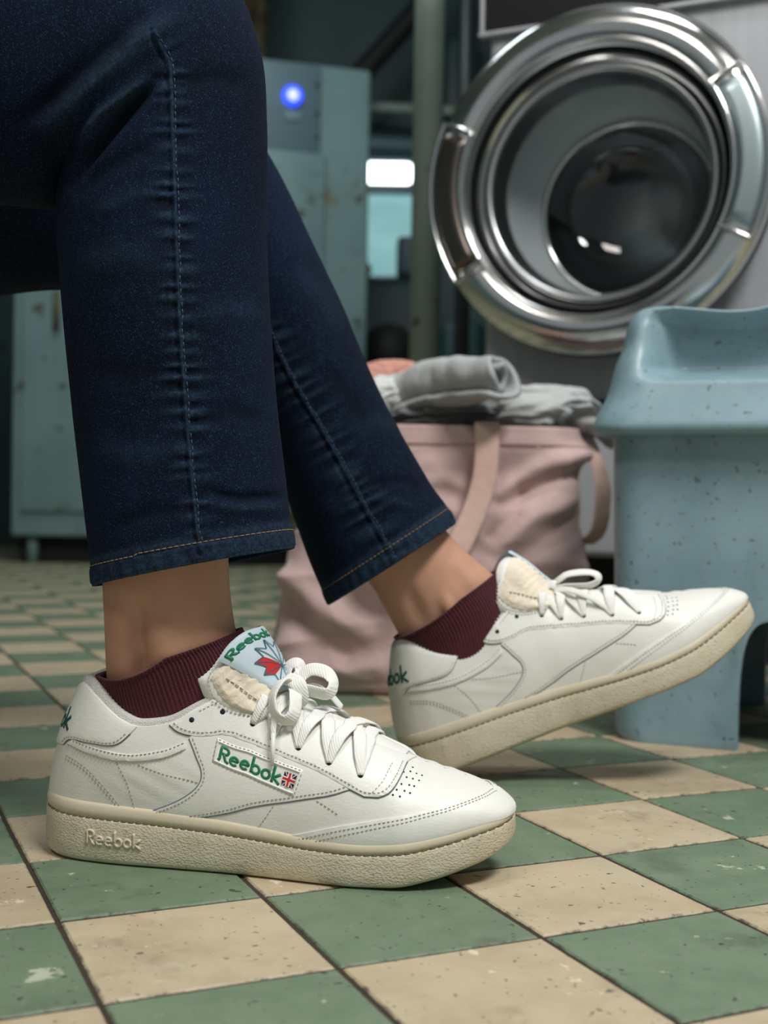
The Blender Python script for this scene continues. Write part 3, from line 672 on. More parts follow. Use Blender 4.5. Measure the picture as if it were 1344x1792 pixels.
    def fheel(u, v, h):
        a = (u-(1.75 if mir > 0 else 1.4))*.0120; x = np.interp(np.abs(a), dl, xs_); s_ = .42-.19*v
        return son(x, np.where(a >= 0, -1, 1)*s_, .0013+h, mir)
    letters(mb, 'Reebok', fheel, .15, h=.0003); mb.build('heel_lettering', DGREEN, ht)
    # --- side window label (outside only)
    if window:
        mb = MB(); cyc = [(0, 1), (0, 0), (1, 0), (1, 1)]; du, dv = .022, .11
        def inset(p, k): return (p[0]+(.5-p[0])*2*du*k, p[1]+(.5-p[1])*2*dv*k)
        for k in range(4):
            p, q = cyc[k], cyc[(k+1) % 4]; rows = []
            for ins, hh in ((-.55, -.0003), (-.5, .0009), (.1, .0010), (.5, .0017), (.85, .0018), (1., .0012), (1.02, -.0002)):
                a_, b_ = inset(p, ins), inset(q, ins); t = np.linspace(0, 1, 24); e = WQ(a_[0]*(1-t)+b_[0]*t, a_[1]*(1-t)+b_[1]*t); rows.append(son(e[:, 0], e[:, 1], hh, mir))
            mb.add(np.concatenate(rows), grid_faces(7, 24))
        wf = fixn(mb.build('window_frame', WHITE2, root))
        def fw(u, v, h):
            q = WQ(du+np.asarray(u)*(1-2*du), dv+np.asarray(v)*(1-2*dv)); q = q.reshape(-1, 2); return son(q[:, 0], q[:, 1], .0007+h, mir)
        mb = MB(); U_, V_ = np.meshgrid(np.linspace(0, 1, 30), np.linspace(0, 1, 8), indexing='ij'); mb.add(fw(U_.ravel(), V_.ravel(), 0), grid_faces(30, 8)); lb_ = mb.build('side_label', PATCH, root)
        mb = MB(); letters(mb, 'Reebok', lambda u, v, h: fw(.03+u*.775/4.1, .08+v*.84, h), .175, h=.0004)
        def quad(c, h, m, k=6):
            c = np.array(c, float); t = np.linspace(0, 1, k)[:, None]; a = c[0]*(1-t)+c[1]*t; b = c[3]*(1-t)+c[2]*t
            mb.add(np.concatenate([fw(a[:, 0], a[:, 1], h), fw(b[:, 0], b[:, 1], h)]), grid_faces(2, k), m)
        x0, x1, y0, y1 = .832, .985, .16, .84; xm, ym = (x0+x1)/2, (y0+y1)/2
        quad([(x0, y0), (x1, y0), (x1, y1), (x0, y1)], .0005, 1)
        for sw, h_, m_ in ((.16, .00065, 2), (.055, .0008, 3)):
            dx, dy = sw*(x1-x0)*.7, sw*(y1-y0)*.7
            quad([(x0, y0), (x0+dx, y0), (x1, y1), (x1-dx, y1)], h_, m_); quad([(x0, y1), (x0+dx, y1), (x1, y0), (x1-dx, y0)], h_, m_)
        for sw, h_, m_ in ((.17, .00095, 2), (.085, .0011, 3)):
            quad([(x0, ym-sw*(y1-y0)), (x1, ym-sw*(y1-y0)), (x1, ym+sw*(y1-y0)), (x0, ym+sw*(y1-y0))], h_, m_); quad([(xm-sw*(x1-x0), y0), (xm+sw*(x1-x0), y0), (xm+sw*(x1-x0), y1), (xm-sw*(x1-x0), y1)], h_, m_)
        mb.build('label_print', None, lb_, mats=[GREEN, NAVY, PWHITE, RED])
    # --- laces
    mb = MB(); T3 = range(2, 7)
    def lace(i0, sd0, i1, hgt, wd=.0084):
        x0_, s0_ = EYE[i0]; x1_, s1_ = EYE[i1]; out = []; nr = []
        for t in np.linspace(0, 1, 13):
            x = x0_*(1-t)+x1_*t
            if t < .34: k = t/.34; sg = sd0; ss_ = s0_*(1-k)-.03*k
            elif t > .66: k = (1-t)/.34; sg = -sd0; ss_ = s1_*(1-k)-.03*k
            else: k = None
            e = 4*min(t, 1-t); lift = hgt*min(1, e*1.6)
            if k is not None: out.append(son(x, ss_*sg, .0019+lift*(1 if t > 0 and t < 1 else -.2), mir)); nr.append(snorm(x, ss_*sg, mir))
            else:
                m_ = (t-.34)/.32; a_, b_ = surf(x, -.03*sd0, mir), surf(x, .03*sd0, mir); p_ = a_*(1-m_)+b_*m_; p_[2] += .0022+hgt+.0012*math.sin(m_*math.pi); out.append(p_); nr.append(np.array([.35, 0, .93]))
        flat_tape(mb, out, nr, [.0036, .0074, wd, wd, wd, wd, .0074, .0036], .0016, 60)
    z0 = .0012
    lace(6, 1, 6, z0)
    for i in (6, 5, 4, 3):
        lace(i, 1, i-1, z0+.0010); lace(i, -1, i-1, z0+.0024)
    la_o = mb.build('lace', LACE, root)
    # knot and bow
    mb = MB(); kc = surf(EYE[2][0]+.004, -.02, mir)*[1, 0, 1]+np.array([.0175, -.008, .0045])
    if mir > 0:
        for e in (near[2], far[2]):
            flat_tape(mb, [e[0]-e[1]*.001, e[0]*.6+kc*.4+e[1]*.005, kc], [e[1], e[1], (0, -.6, .8)], [.004, .0066, .005], .0018, 24)
        V3 = lambda a, b, c: kc+np.array([a, b, c])
        # knot
        flat_tape(mb, [V3(-.005, -.004, .008), V3(.004, -.010, .005), V3(.005, -.009, -.005), V3(-.003, -.003, -.007), V3(-.007, .003, 0), V3(-.003, 0, .007)], [(-.2, -.6, 1), (.3, -1, .4), (.3, -1, -.3), (0, -.6, -1), (-1, 0, 0), (-.3, 0, 1)], .010, .0028, 40)
        # loop towards the toe
        flat_tape(mb, [V3(.001, 0, .003), V3(.004, .002, .009), V3(.010, .003, .0125), V3(.019, .003, .0105), V3(.0235, .000, .0045), V3(.020, -.005, -.001), V3(.010, -.007, .001), V3(.001, -.005, 0)], [(-.6, -.8, .5), (-.5, -1, .5), (.0, -1, .8), (.7, -.9, .5), (.9, -.7, -.1), (.1, -1, -.6), (-.2, -1, -.5), (-.2, -.8, -.4)], .0092, .0020, 70)
        # loop hanging over the near side
        flat_tape(mb, [V3(-.001, -.004, .005), V3(-.006, -.012, .007), V3(-.0095, -.018, -.001), V3(-.0075, -.022, -.010), V3(-.001, -.023, -.0145), V3(.0045, -.021, -.010), V3(.0035, -.014, -.001), V3(.001, -.006, .002)], [(-.3, -.7, .8), (-.8, -.8, .5), (-1, -.9, 0), (-.7, -1, -.5), (0, -1, -.9), (.9, -.9, 0), (.8, -.8, .5), (.3, -.6, .8)], .0092, .0020, 70)
        # loop standing up behind the knot
        flat_tape(mb, [V3(-.002, .002, .003), V3(-.006, .004, .008), V3(-.005, .006, .014), V3(.000, .006, .0155), V3(.002, .005, .010), V3(.000, 0, .004)], [(-.8, -.9, 0), (-.9, -.8, .3), (-.4, -.8, .9), (.5, -.8, .9), (.9, -.8, 0), (.5, -.8, .3)], .0090, .0020, 50)
        # strand running back to the top eyelet in use, and the free ends
        flat_tape(mb, [V3(-.001, -.004, -.003), V3(-.0060, -.017, -.009), V3(-.0075, -.023, -.018), V3(-.007, -.0255, -.024)], [(0, -1, .3)]*4, [.0065, .006, .0045, .0028], .0018, 30)
        flat_tape(mb, [V3(.003, 0, -.002), V3(.010, .006, .002), V3(.018, .012, -.003), V3(.026, .016, -.012)], [(0, -.5, 1)]*4, [.0065, .0065, .006, .005], .0017, 30)
        bow = mb.build('bow', LACE, la_o)
        m2_ = MB(); m2_.tube([V3(-.007, -.0255, -.022), V3(-.0068, -.0275, -.031), V3(-.0065, -.0290, -.0405)], [.0014, .0013, .0010], 10); m2_.build('aglet', PWHITE, la_o)
    else:
        kc = kc+np.array([-.006, 0, -.004]); V3 = lambda a, b, c: kc+np.array([a, b, c])
        for e in (near[2], far[2]):
            flat_tape(mb, [e[0]-e[1]*.001, e[0]*.6+kc*.4+e[1]*.005, kc], [e[1], e[1], (0, -.6, .8)], [.004, .0066, .005], .0018, 24)
        flat_tape(mb, [V3(-.004, -.003, .004), V3(.003, -.006, .004), V3(.004, -.005, -.004), V3(-.002, -.001, -.005), V3(-.005, .002, 0), V3(-.003, 0, .005)], [(-.2, -.6, 1), (.3, -1, .4), (.3, -1, -.3), (0, -.6, -1), (-1, 0, 0), (-.3, 0, 1)], .0075, .0022, 40)
        flat_tape(mb, [V3(0, -.002, .003), V3(.010, -.004, .007), V3(.022, -.005, .006), V3(.034, -.006, .001), V3(.036, -.006, -.006), V3(.026, -.006, -.007), V3(.012, -.004, -.002), V3(.001, -.003, 0)], [(0, -.4, 1), (0, -.4, 1), (.2, -.5, 1), (.8, -.5, .6), (.5, -.6, -.8), (-.2, -.6, -.9), (-.2, -.6, -.8), (0, -.5, -1)], .0095, .0024, 60)
        flat_tape(mb, [V3(-.001, .001, .002), V3(-.010, .002, .006), V3(-.014, .004, .002), V3(-.006, .003, -.001)], [(0, -.4, 1), (-.6, -.3, .8), (-1, -.3, 0), (0, -.4, -1)], .008, .0022, 30)
        flat_tape(mb, [V3(.001, -.004, 0), V3(.013, -.014, -.005), V3(.026, -.021, -.018), V3(.034, -.0245, -.031)], [(.2, -1, .5)]*4, [.006, .0055, .005, .0045], .0018, 34)
        bow = mb.build('bow', LACE, la_o)
        m2_ = MB(); m2_.tube([V3(.033, -.0240, -.029), V3(.0385, -.0262, -.041)], [.0015, .0011], 10); m2_.build('aglet', PWHITE, la_o)
    return root
shoeA = make_sneaker('sneaker', 'white leather sneaker flat on the floor in front, with green lettered side window label', A_POSE, 1, True)
shoeB = make_sneaker('sneaker', 'white leather sneaker behind, heel on the floor and toe raised towards blue plastic seat', B_POSE, -1, False)
# ================================================================== PERSON
def ringtube(secs, yd, N, M, e=2.2, disp=None, dyfun=None):
    """secs: (Lx,Ly,Rx,Ry,half_depth[,depth offset]) read on the photograph at distance yd; returns grid (N,M,3)"""
    s = np.array([tuple(q)+(0.,)*(6-len(q)) for q in secs], float)
    Lp = np.array([P(q[0], q[1], yd+q[5]) for q in s]); Rp = np.array([P(q[2], q[3], yd+q[5]) for q in s])
    c = catmull(np.concatenate([(Lp+Rp)/2, (Rp-Lp)/2, s[:, 4:5]], 1), N)
    th = np.linspace(0, 2*math.pi, M, endpoint=False)
    ca, sa = np.cos(th), np.sin(th); ca = np.sign(ca)*np.abs(ca)**(2/e); sa = np.sign(sa)*np.abs(sa)**(2/e)
    V = c[:, None, :3]+c[:, None, 3:6]*ca[None, :, None]+np.array([0, 1, 0])*(c[:, 6:7]*sa[None])[..., None]
    return V
def gnorm(V):
    a = np.gradient(V, axis=0); b = np.roll(V, -1, 1)-np.roll(V, 1, 1); n = np.cross(b, a); n /= np.linalg.norm(n, axis=2, keepdims=True)+1e-12
    c = V.mean(1, keepdims=True); sgn = np.sign(((V-c)*n).sum(2).mean()); return n*sgn
def segd(pp, line):
    """distance (px) of points to a polyline and the parameter along it"""
    best = np.full(pp.shape[:-1], 1e9); par = np.zeros(pp.shape[:-1]); side = np.zeros(pp.shape[:-1]); line = np.array(line, float); acc = 0
    for a, b in zip(line[:-1], line[1:]):
        d = b-a; l = np.hypot(*d); t = np.clip(((pp-a)@d)/(l*l), 0, 1); q = pp-(a+t[..., None]*d); dd = np.hypot(q[..., 0], q[..., 1]); k = dd < best
        best = np.where(k, dd, best); par = np.where(k, acc+t*l, par); side = np.where(k, np.sign(d[0]*q[..., 1]-d[1]*q[..., 0]), side); acc += l
    return best, par, side
person = thing('person', 'seated person in dark blue cropped jeans and burgundy socks, legs apart, far foot tilted up', 'person', (-.12, .76, 0))
bpy.context.view_layer.update()
PINV = person.matrix_world.inverted()
def pmesh(name, V, Fc, mat, parent=person, **k):
    off = np.array(person.location); o = mesh(name, np.asarray(V).reshape(-1, 3)-off, Fc, mat, parent, **k); return o
YN, YF = .762, .985
# --- jeans: near leg
near_secs = [(-440, -400, -500, 300, .078), (-260, -420, -330, 330, .075), (-120, -420, -170, 340, .078), (20, -330, 0, 352, .078), (150, -230, 84, 360, .075), (290, -120, 118, 330, .070), (405, -30, 122, 322, .066),
             (452, 90, 112, 326, .062), (461, 215, 105, 360, .060), (463, 330, 105, 420, .060), (466, 430, 109, 480, .060), (474, 560, 119, 590, .059), (484, 700, 133, 720, .057), (495, 800, 146, 830, .056),
             (506, 880, 156, 925, .056), (513, 922, 162, 985, .056), (517, 950, 164, 1017, .056)]
near_secs = [(b, c, a, d2, h) if False else (c, d2, a, b, h) for (a, b, c, d2, h) in near_secs]
seamN = [(270, 60), (298, 112), (303, 250), (308, 400), (314, 560), (324, 700), (335, 830), (345, 925), (352, 962)]
def creases(V, n, pp, near, items, wear):
    dsp = np.zeros(V.shape[:2])
    for line, wd, amp in items:
        d, t, sd = segd(pp, line); tot = sum(math.dist(a, b) for a, b in zip(line[:-1], line[1:]))
        fade = np.clip(np.minimum(t, tot-t)/(tot*.25), 0, 1)
        g = np.exp(-(d/wd)**2)*fade*near; dsp += amp*g
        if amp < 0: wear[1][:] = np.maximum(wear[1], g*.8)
        else: wear[0][:] = np.maximum(wear[0], g*(.30 if amp > .003 else .10))
    return dsp
def denim_leg(secs, yd, N, M, seam, items, hem_drop, seed, wavec):
    V = ringtube(secs, yd, N, M, 2.15); n = gnorm(V)
    th = np.linspace(0, 2*math.pi, M, endpoint=False)
    u = np.linspace(0, 1, N)
    hemk = sstep(.90, 1.0, u)
    V[..., 2] -= hem_drop*hemk[:, None]*((np.sin(th)+1)/2)[None]
    pp = proj(V); near = ((CO-V)*n).sum(2) > 0; near = near.astype(float)
    wear = [np.zeros(V.shape[:2]), np.zeros(V.shape[:2])]
    d, t, sd = segd(pp, seam); tot = sum(math.dist(a, b) for a, b in zip(seam[:-1], seam[1:]))
    ridge = np.exp(-(d/4.0)**2)*near
    dsp = .0011*ridge-.0011*np.exp(-((d-8)/4.)**2)*near*(sd > 0)
    ph = np.array([mnoise.noise(Vector((x*.013, seed, 0)))*5+mnoise.noise(Vector((x*.045, seed+3, 0)))*2.2 for x in range(0, int(tot)+2)])
    pk = np.sin(t/wavec+np.interp(t, np.arange(len(ph)), ph)+sd*.6)
    lenv = np.interp(t, np.arange(len(ph)), .5+.5*np.clip(ph/3, -1, 1))
    pg = np.exp(-((d-9)/(14+26*lenv))**2)*(d > 2)*near*np.clip(t/60, 0, 1)
    brk = np.array([mnoise.noise(Vector((x*.021, seed+9, 1.)))for x in range(0, int(tot)+2)]); pk = pk*(.55+.9*np.clip(np.interp(t+sd*37, np.arange(len(brk)), brk)+.25, 0, 1)); dsp += .00085*pk*pg*(.6+.6*lenv)
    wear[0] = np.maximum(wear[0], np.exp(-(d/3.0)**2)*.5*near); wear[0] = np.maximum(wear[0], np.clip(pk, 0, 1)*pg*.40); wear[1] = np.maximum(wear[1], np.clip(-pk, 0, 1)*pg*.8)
    dsp += creases(V, n, pp, near, items, wear)
    # broad soft undulation
    und = np.array([[mnoise.noise(Vector((p[0]*16, p[1]*16, p[2]*9+seed))) for p in row[::4]] for row in V[::4]])
    und = np.repeat(np.repeat(und, 4, 0), 4, 1)[:N, :M]
    k = np.ones(9)/9; und = np.apply_along_axis(lambda a: np.convolve(np.pad(a, 4, mode='edge'), k, 'valid'), 0, und); und = np.apply_along_axis(lambda a: np.convolve(np.pad(a, 4, mode='wrap'), k, 'valid'), 1, und)
    dsp += .0028*und
    return V, n, dsp, wear, u
hem_n = [((165, 984), (250, 958), (345, 930), (430, 920), (514, 916))]
itemsN = [([(108, 332), (150, 270), (215, 200), (292, 118)], 12, -.0100), ([(120, 350), (170, 305), (235, 268), (300, 250)], 15, -.0020), ([(130, 262), (180, 200), (250, 150), (285, 128)], 13, .0050),
          ([(112, 318), (160, 255), (222, 185)], 9, .0020), ([(150, 380), (230, 345), (300, 335)], 16, .0014), ([(300, 150), (370, 135), (440, 150)], 18, -.0014), ([(60, 250), (150, 150), (240, 70), (330, 20)], 24, .0048),
          ([(20, 230), (110, 160), (200, 80), (260, 20)], 20, -.0050), ([(350, 860), (420, 872), (505, 868)], 8, -.0020), ([(345, 880), (420, 893), (508, 888)], 9, .0014), ([(180, 930), (250, 900), (330, 890)], 14, -.0012),
          ([(330, 560), (400, 548), (470, 556)], 20, .0012), ([(140, 640), (220, 655), (310, 640)], 22, -.0010), ([(330, 740), (410, 720), (480, 742)], 18, -.0012), ([(150, 780), (230, 800), (320, 790)], 22, .0012), ([(115, 470), (200, 450), (300, 458)], 26, .0012)]
NV, Nn, Nd, Nw, Nu = denim_leg(near_secs, YN, 620, 420, seamN, itemsN, .0065, 1.3, 4.6)
far_secs = [(-460, 40, -460, 560, .07, -.05), (-300, 60, -300, 560, .07, -.04), (-120, 30, -130, 532, .07, -.03), (60, 60, 40, 508, .07, -.02), (230, 90, 160, 505, .07, -.01), (380, 150, 250, 500, .066), (455, 250, 300, 480, .062), (520, 362, 360, 520, .060),
            (600, 540, 425, 640, .060), (655, 660, 470, 765, .060), (704, 765, 505, 880, .059), (750, 845, 540, 970, .058), (784, 888, 566, 1030, .057), (796, 912, 576, 1054, .057)]
far_secs = [(c, d2, a, b, h)+tuple(r) for (a, b, c, d2, h, *r) in far_secs]
seamF = [(455, 530), (484, 610), (520, 680), (560, 745), (600, 815), (640, 890), (672, 945), (692, 985)]
itemsF = [([(500, 470), (560, 520), (600, 600)], 22, .0018), ([(560, 640), (610, 690), (650, 760)], 20, -.0018), ([(640, 850), (700, 840), (750, 860)], 10, -.0016), ([(640, 870), (690, 880), (735, 890)], 9, .0014), ([(610, 760), (660, 740), (700, 760)], 16, .0014), ([(560, 900), (600, 880), (640, 900)], 15, .0012)]
FV, Fn, Fd, Fw, Fu = denim_leg(far_secs, YF, 480, 300, seamF, itemsF, .004, 6.1, 4.2)
def hem_shape(V, n, d, wear, u, band):
    """turned-up hem: a band of double thickness above the edge with a stitched line"""
    ln = np.linalg.norm(np.diff(V, axis=0), axis=2); dist = np.r_[np.cumsum(ln[::-1], 0)[::-1], np.zeros((1, V.shape[1]))]
    inb = sstep(band*1.08, band*.92, dist) if False else 1-sstep(band*.93, band*1.07, dist)
    d = d+.0007*inb-.0007*np.exp(-((dist-band*.93)/.0011)**2)
    rope = .0005*np.sin(np.arange(V.shape[1])*2*math.pi*38/V.shape[1])[None]*np.exp(-((dist-band*.45)/(band*.5))**2)
    d = d+rope; d = d-.0008*(dist < .0012)
    wear[0] = np.maximum(wear[0], .75*np.exp(-(dist/.0022)**2)); wear[0] = np.maximum(wear[0], .28*inb); wear[0] = np.maximum(wear[0], .35*np.exp(-((dist-band*1.15)/.0025)**2))
    return V+n*d[..., None], dist
NV2, ndist = hem_shape(NV, Nn, Nd, Nw, Nu, .0125); FV2, fdist = hem_shape(FV, Fn, Fd, Fw, Fu, .0135)
jv = np.concatenate([NV2.reshape(-1, 3), FV2.reshape(-1, 3)]); jf = grid_faces(620, 420, True)+grid_faces(480, 300, True, off=620*420)
jf += [tuple(range(420))[::-1]]
bm = bmesh.new(); bmesh.ops.create_uvsphere(bm, u_segments=48, v_segments=32, radius=1); bm.transform(Matrix.Translation(Vector(P(-490, 60, .86))) @ Matrix.Diagonal((.18, .22, .15, 1))); bm.verts.index_update()
hb = len(jv); jv = np.concatenate([jv, np.array([v.co[:] for v in bm.verts])]); jf += [tuple(v.index+hb for v in f.verts) for f in bm.faces]; hipn = len(bm.verts); bm.free()
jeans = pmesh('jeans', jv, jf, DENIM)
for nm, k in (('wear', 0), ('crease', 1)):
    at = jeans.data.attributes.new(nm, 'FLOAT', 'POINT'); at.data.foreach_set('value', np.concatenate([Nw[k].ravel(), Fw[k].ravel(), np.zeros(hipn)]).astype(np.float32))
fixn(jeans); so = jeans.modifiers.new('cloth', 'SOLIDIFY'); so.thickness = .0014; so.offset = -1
def hemthread(V, dist, band, M):
    pts = []
    for j in range(M):
        k = len(dist)-1-np.searchsorted(dist[::-1, j], band*.90); pts.append(V[min(k, len(dist)-2), j])
    return np.array(pts)
mb = MB()
off_p = np.array(person.location)
def thread_line(mb, pts, n_out, dash, gap, r):
    d = np.r_[0, np.cumsum(np.linalg.norm(np.diff(pts, axis=0), axis=1))]; t = 0
    f = lambda a, u: np.array([np.interp(u, d, a[:, k]) for k in range(3)])
    while t+dash < d[-1]:
        a, b = f(pts, t), f(pts, t+dash); no = f(n_out, t+dash/2); m_ = (a+b)/2
        mb.tube([a-off_p, m_+no*.0003-off_p, b-off_p], r, 5); t += dash+gap
for (V, D, Nn_, band) in ((NV2, ndist, Nn, .0125), (FV2, fdist, Fn, .0135)):
    M_ = V.shape[1]; idx = [max(1, len(D)-1-np.searchsorted(D[::-1, j], band*.90)) for j in range(M_)]
    pts = np.array([V[min(k, len(D)-2), j]+Nn_[k, j]*.0003 for j, k in enumerate(idx)]); nn = np.array([Nn_[k, j] for j, k in enumerate(idx)])
    thread_line(mb, np.r_[pts, pts[:1]], np.r_[nn, nn[:1]], .0028, .0008, .00034)
tag(mb.build('hem_stitching', GOLD, jeans), kind='stuff')
mb = MB()
for V, Nn_, seam, D in ((NV2, Nn, seamN, ndist), (FV2, Fn, seamF, fdist)):
    pp = proj(V); near = ((CO-V)*Nn_).sum(2) > 0; pts = []; nn = []
    for q in catmull(np.array(seam, float), 160):
        q = q+np.array([5, 0]); d = ((pp-q)**2).sum(2)+(~near)*1e6; k = np.unravel_index(np.argmin(d), d.shape)
        if d[k] < 60: pts.append(V[k]+Nn_[k]*.0003); nn.append(Nn_[k])
    pts = catmull(np.array(pts)[::3], 400); nn = catmull(np.array(nn)[::3], 400); thread_line(mb, pts, nn, .0026, .0012, .00026)
tag(mb.build('seam_stitching', BTHREAD, jeans), kind='stuff')
# --- body: one continuous surface (pelvis, thighs, shins, ankles, feet)
def closed(V):
    N, M = V.shape[:2]; return V.reshape(-1, 3), grid_faces(N, M, True)+[tuple(range(M))[::-1], tuple((N-1)*M+i for i in range(M))]
bn = [(-350, -180, -350, 180, .055), (-100, -190, -120, 200, .055), (120, -110, 80, 250, .052), (300, 10, 180, 280, .05), (385, 120, 180, 330, .046), (400, 280, 170, 400, .046), (400, 440, 160, 500, .046), (410, 600, 165, 640, .046),
      (405, 760, 172, 790, .042), (400, 880, 178, 900, .036), (399, 960, 180, 965, .0325), (402, 1030, 181, 1030, .0310), (410, 1090, 184, 1090, .0300), (419, 1125, 186, 1150, .0285), (436, 1150, 188, 1195, .0262), (460, 1190, 190, 1240, .0230), (480, 1225, 190, 1290, .0205),
      (485, 1290, 195, 1350, .020), (470, 1350, 210, 1375, .018)]
bf = [(-350, 150, -350, 440, .055, -.04), (-50, 130, -60, 440, .055, -.03), (200, 150, 150, 440, .055, -.01), (390, 240, 290, 450, .048), (480, 380, 360, 510, .046), (570, 560, 430, 640, .046), (660, 760, 500, 860, .044), (720, 850, 560, 950, .038),
      (770, 915, 620, 1000, .0320), (800, 950, 650, 1025, .0305), (832, 980, 670, 1060, .0300), (860, 1003, 688, 1092, .0285), (885, 1032, 706, 1130, .0260), (900, 1075, 722, 1180, .022), (905, 1130, 745, 1225, .020), (890, 1180, 770, 1230, .018)]
def skin_leg(secs, yd, N, M, bumps):
    V = ringtube([(c, d2, a, b, h)+tuple(r) for (a, b, c, d2, h, *r) in secs], yd, N, M, 2.05); n = gnorm(V); pp = proj(V); near = ((CO-V)*n).sum(2) > 0
    ds = np.zeros(V.shape[:2])
    for line, wd, amp in bumps:
        d, t, sd = segd(pp, line); tot = sum(math.dist(a, b) for a, b in zip(line[:-1], line[1:])); fade = np.clip(np.minimum(t, tot-t)/(tot*.3)+.0, 0, 1) if tot > 5 else 1
        ds += amp*np.exp(-(d/wd)**2)*fade*near
    return V+n*ds[..., None]
S1 = skin_leg(bn, YN, 300, 160, [([(240, 1040), (238, 1110), (246, 1185), (250, 1240)], 15, -.0080), ([(268, 1080), (290, 1130), (300, 1180)], 26, .0026), ([(300, 1050), (330, 1110), (360, 1160)], 40, .0010), ([(205, 1040), (208, 1110), (206, 1200)], 14, .0012)])
S2 = skin_leg(bf, YF, 260, 130, [([(775, 1072), (800, 1062)], 26, .0045), ([(700, 1010), (725, 1060), (745, 1105)], 14, -.0030), ([(790, 990), (812, 1030), (830, 1060)], 12, -.0018)])
mbb = MB(); 
for V in (S1, S2): v_, f_ = closed(V); mbb.add(v_-off_p, f_)
# feet inside the shoes, and the pelvis joining both thighs
for Mx in (A_np, B_np):
    secs = [(.030, .052, .018, .020), (.045, .055, .025, .026), (.08, .058, .027, .027), (.12, .060, .029, .026), (.16, .051, .033, .018), (.20, .045, .036, .012), (.235, .042, .033, .009), (.262, .042, .022, .006)]
    c = catmull(np.array([(a, b, w_, h_) for a, b, w_, h_ in secs]), 60); th = np.linspace(0, 2*math.pi, 40, endpoint=False)
    V = np.stack([np.repeat(c[:, :1], 40, 1), c[:, 2:3]*np.cos(th), c[:, 1:2]+c[:, 3:4]*np.sin(th)], -1); V = xf(Mx, V); v_, f_ = closed(V); mbb.add(v_-off_p, f_)
bm = bmesh.new(); bmesh.ops.create_uvsphere(bm, u_segments=24, v_segments=16, radius=1); bm.transform(Matrix.Translation(Vector(P(-490, 60, .86))-person.location) @ Matrix.Diagonal((.16, .20, .13, 1))); mbb.bm(bm)
body = mbb.build('body', SKIN, person); fixn(body)
rm = body.modifiers.new('skin', 'REMESH'); rm.mode = 'VOXEL'; rm.voxel_size = .0024; rm.use_smooth_shade = True
sm_ = body.modifiers.new('smooth', 'SMOOTH'); sm_.factor = .6; sm_.iterations = 4
dg = bpy.context.evaluated_depsgraph_get(); bme = bpy.data.meshes.new_from_object(body.evaluated_get(dg)); body.modifiers.clear(); body.data = bme
bme.polygons.foreach_set('use_smooth', [True]*len(bme.polygons))
if not bme.materials: bme.materials.append(SKIN)
# --- socks: ribbed knit tubes following ankle and foot, cuff folded at the top
def sock(secs, yd, cuffline, label=None, ribs=64, Mx=None, grow=.0016):
    N, M = 90, ribs*5
    V = ringtube([(c, d2, a, b, h+grow) for (a, b, c, d2, h) in secs], yd, N, M, 2.05)
    # warp the cuff edge to the line read on the picture
    n = gnorm(V); th = np.linspace(0, 2*math.pi, M, endpoint=False); u = np.linspace(0, 1, N)
    pz = cuffline(np.cos(th))                       # extra drop (m) of the edge by angle
    V[..., 2] -= (pz[None]*(1-u)[:, None]**2)
    rib = .00042*np.sin(th*ribs)[None]*(1-.6*sstep(.25, .6, u))[:, None]*np.ones((N, 1))
    roll = .0012*np.exp(-(u/.03)**2)
    V = V+n*(rib+roll[:, None]+.0012)[..., None]
    inner = V[:3][::-1]-n[:3][::-1]*.0022
    G = np.concatenate([inner, V]); return G
sA = [(418, 1104, 176, 1180, .0295), (432, 1118, 176, 1200, .0282), (448, 1150, 178, 1235, .0255), (470, 1200, 182, 1275, .0235), (490, 1260, 192, 1320, .022), (490, 1320, 205, 1360, .020)]
dropA = lambda c: .0050*np.clip(1-((c+.45)/.5)**2, 0, 1)
G = sock(sA, YN, dropA, ribs=128); so_ = pmesh('sock', G, grid_faces(G.shape[0], G.shape[1], True), SOCK)
sB = [(866, 1000, 694, 1114, .0295), (884, 1020, 698, 1128, .0282), (900, 1055, 706, 1150, .0255), (905, 1110, 722, 1195, .0230), (905, 1160, 745, 1235, .021)]
G = sock(sB, YF, lambda c: .0030*np.clip(1-((c+.35)/.6)**2, 0, 1), ribs=120); so2 = pmesh('sock', G, grid_faces(G.shape[0], G.shape[1], True), SOCK)
# ================================================================== WASHER
wa = math.radians(25); WN = np.array([-math.sin(wa), -math.cos(wa), 0]); WR = np.array([math.cos(wa), -math.sin(wa), 0]); WU = np.array([0, 0, 1.])
WC = P(1036, 311, 1.66); WCb = WC-WN*.085           # door centre in front, and on the panel
WM4 = Matrix([[WR[i], -WN[i], WU[i], WCb[i]] for i in range(3)]+[[0, 0, 0, 1]])     # local x right, y into machine, z up
def wl(px, py, h=0.):  # picture point -> local (x,z) at height h in front of the panel
    q = PP(px, py, WCb+WN*h, WN)-WCb; return q@WR, q@WU
washer = thing('washing_machine', 'large grey front-loading washing machine with round chrome porthole door', 'washing machine'); washer.matrix_world = WM4
xl = wl(846, 640)[0]; zb = wl(1040, 975)[1]; zf = -WCb[2]
mb = MB(); mb.box((xl+.45, .40, (zb+.75)/2), (.90, .80, .75-zb), bev=.012)
cab = mb.build('cabinet', STEELP, washer)
bl = cab.modifiers.new('x', 'EDGE_SPLIT')
mb = MB(); mb.box((xl+.47, .42, (zf+zb)/2), (.80, .70, zb-zf-.001)); mb.build('base_box', BLACK, washer, smooth=False)
x1, z1 = wl(848, 66); x2, z2 = wl(975, -40)
mb = MB(); mb.box((x1+.26, -.004, z1+.10), (.52, .010, .20), bev=.003); dp = mb.build('display_panel', BLACK, washer)
mb = MB()
for c, sz in (((x1+.26, -.006, z1), (.53, .014, .006)), ((x1, -.006, z1+.1), (.006, .014, .20))): mb.box(c, sz, bev=.001)
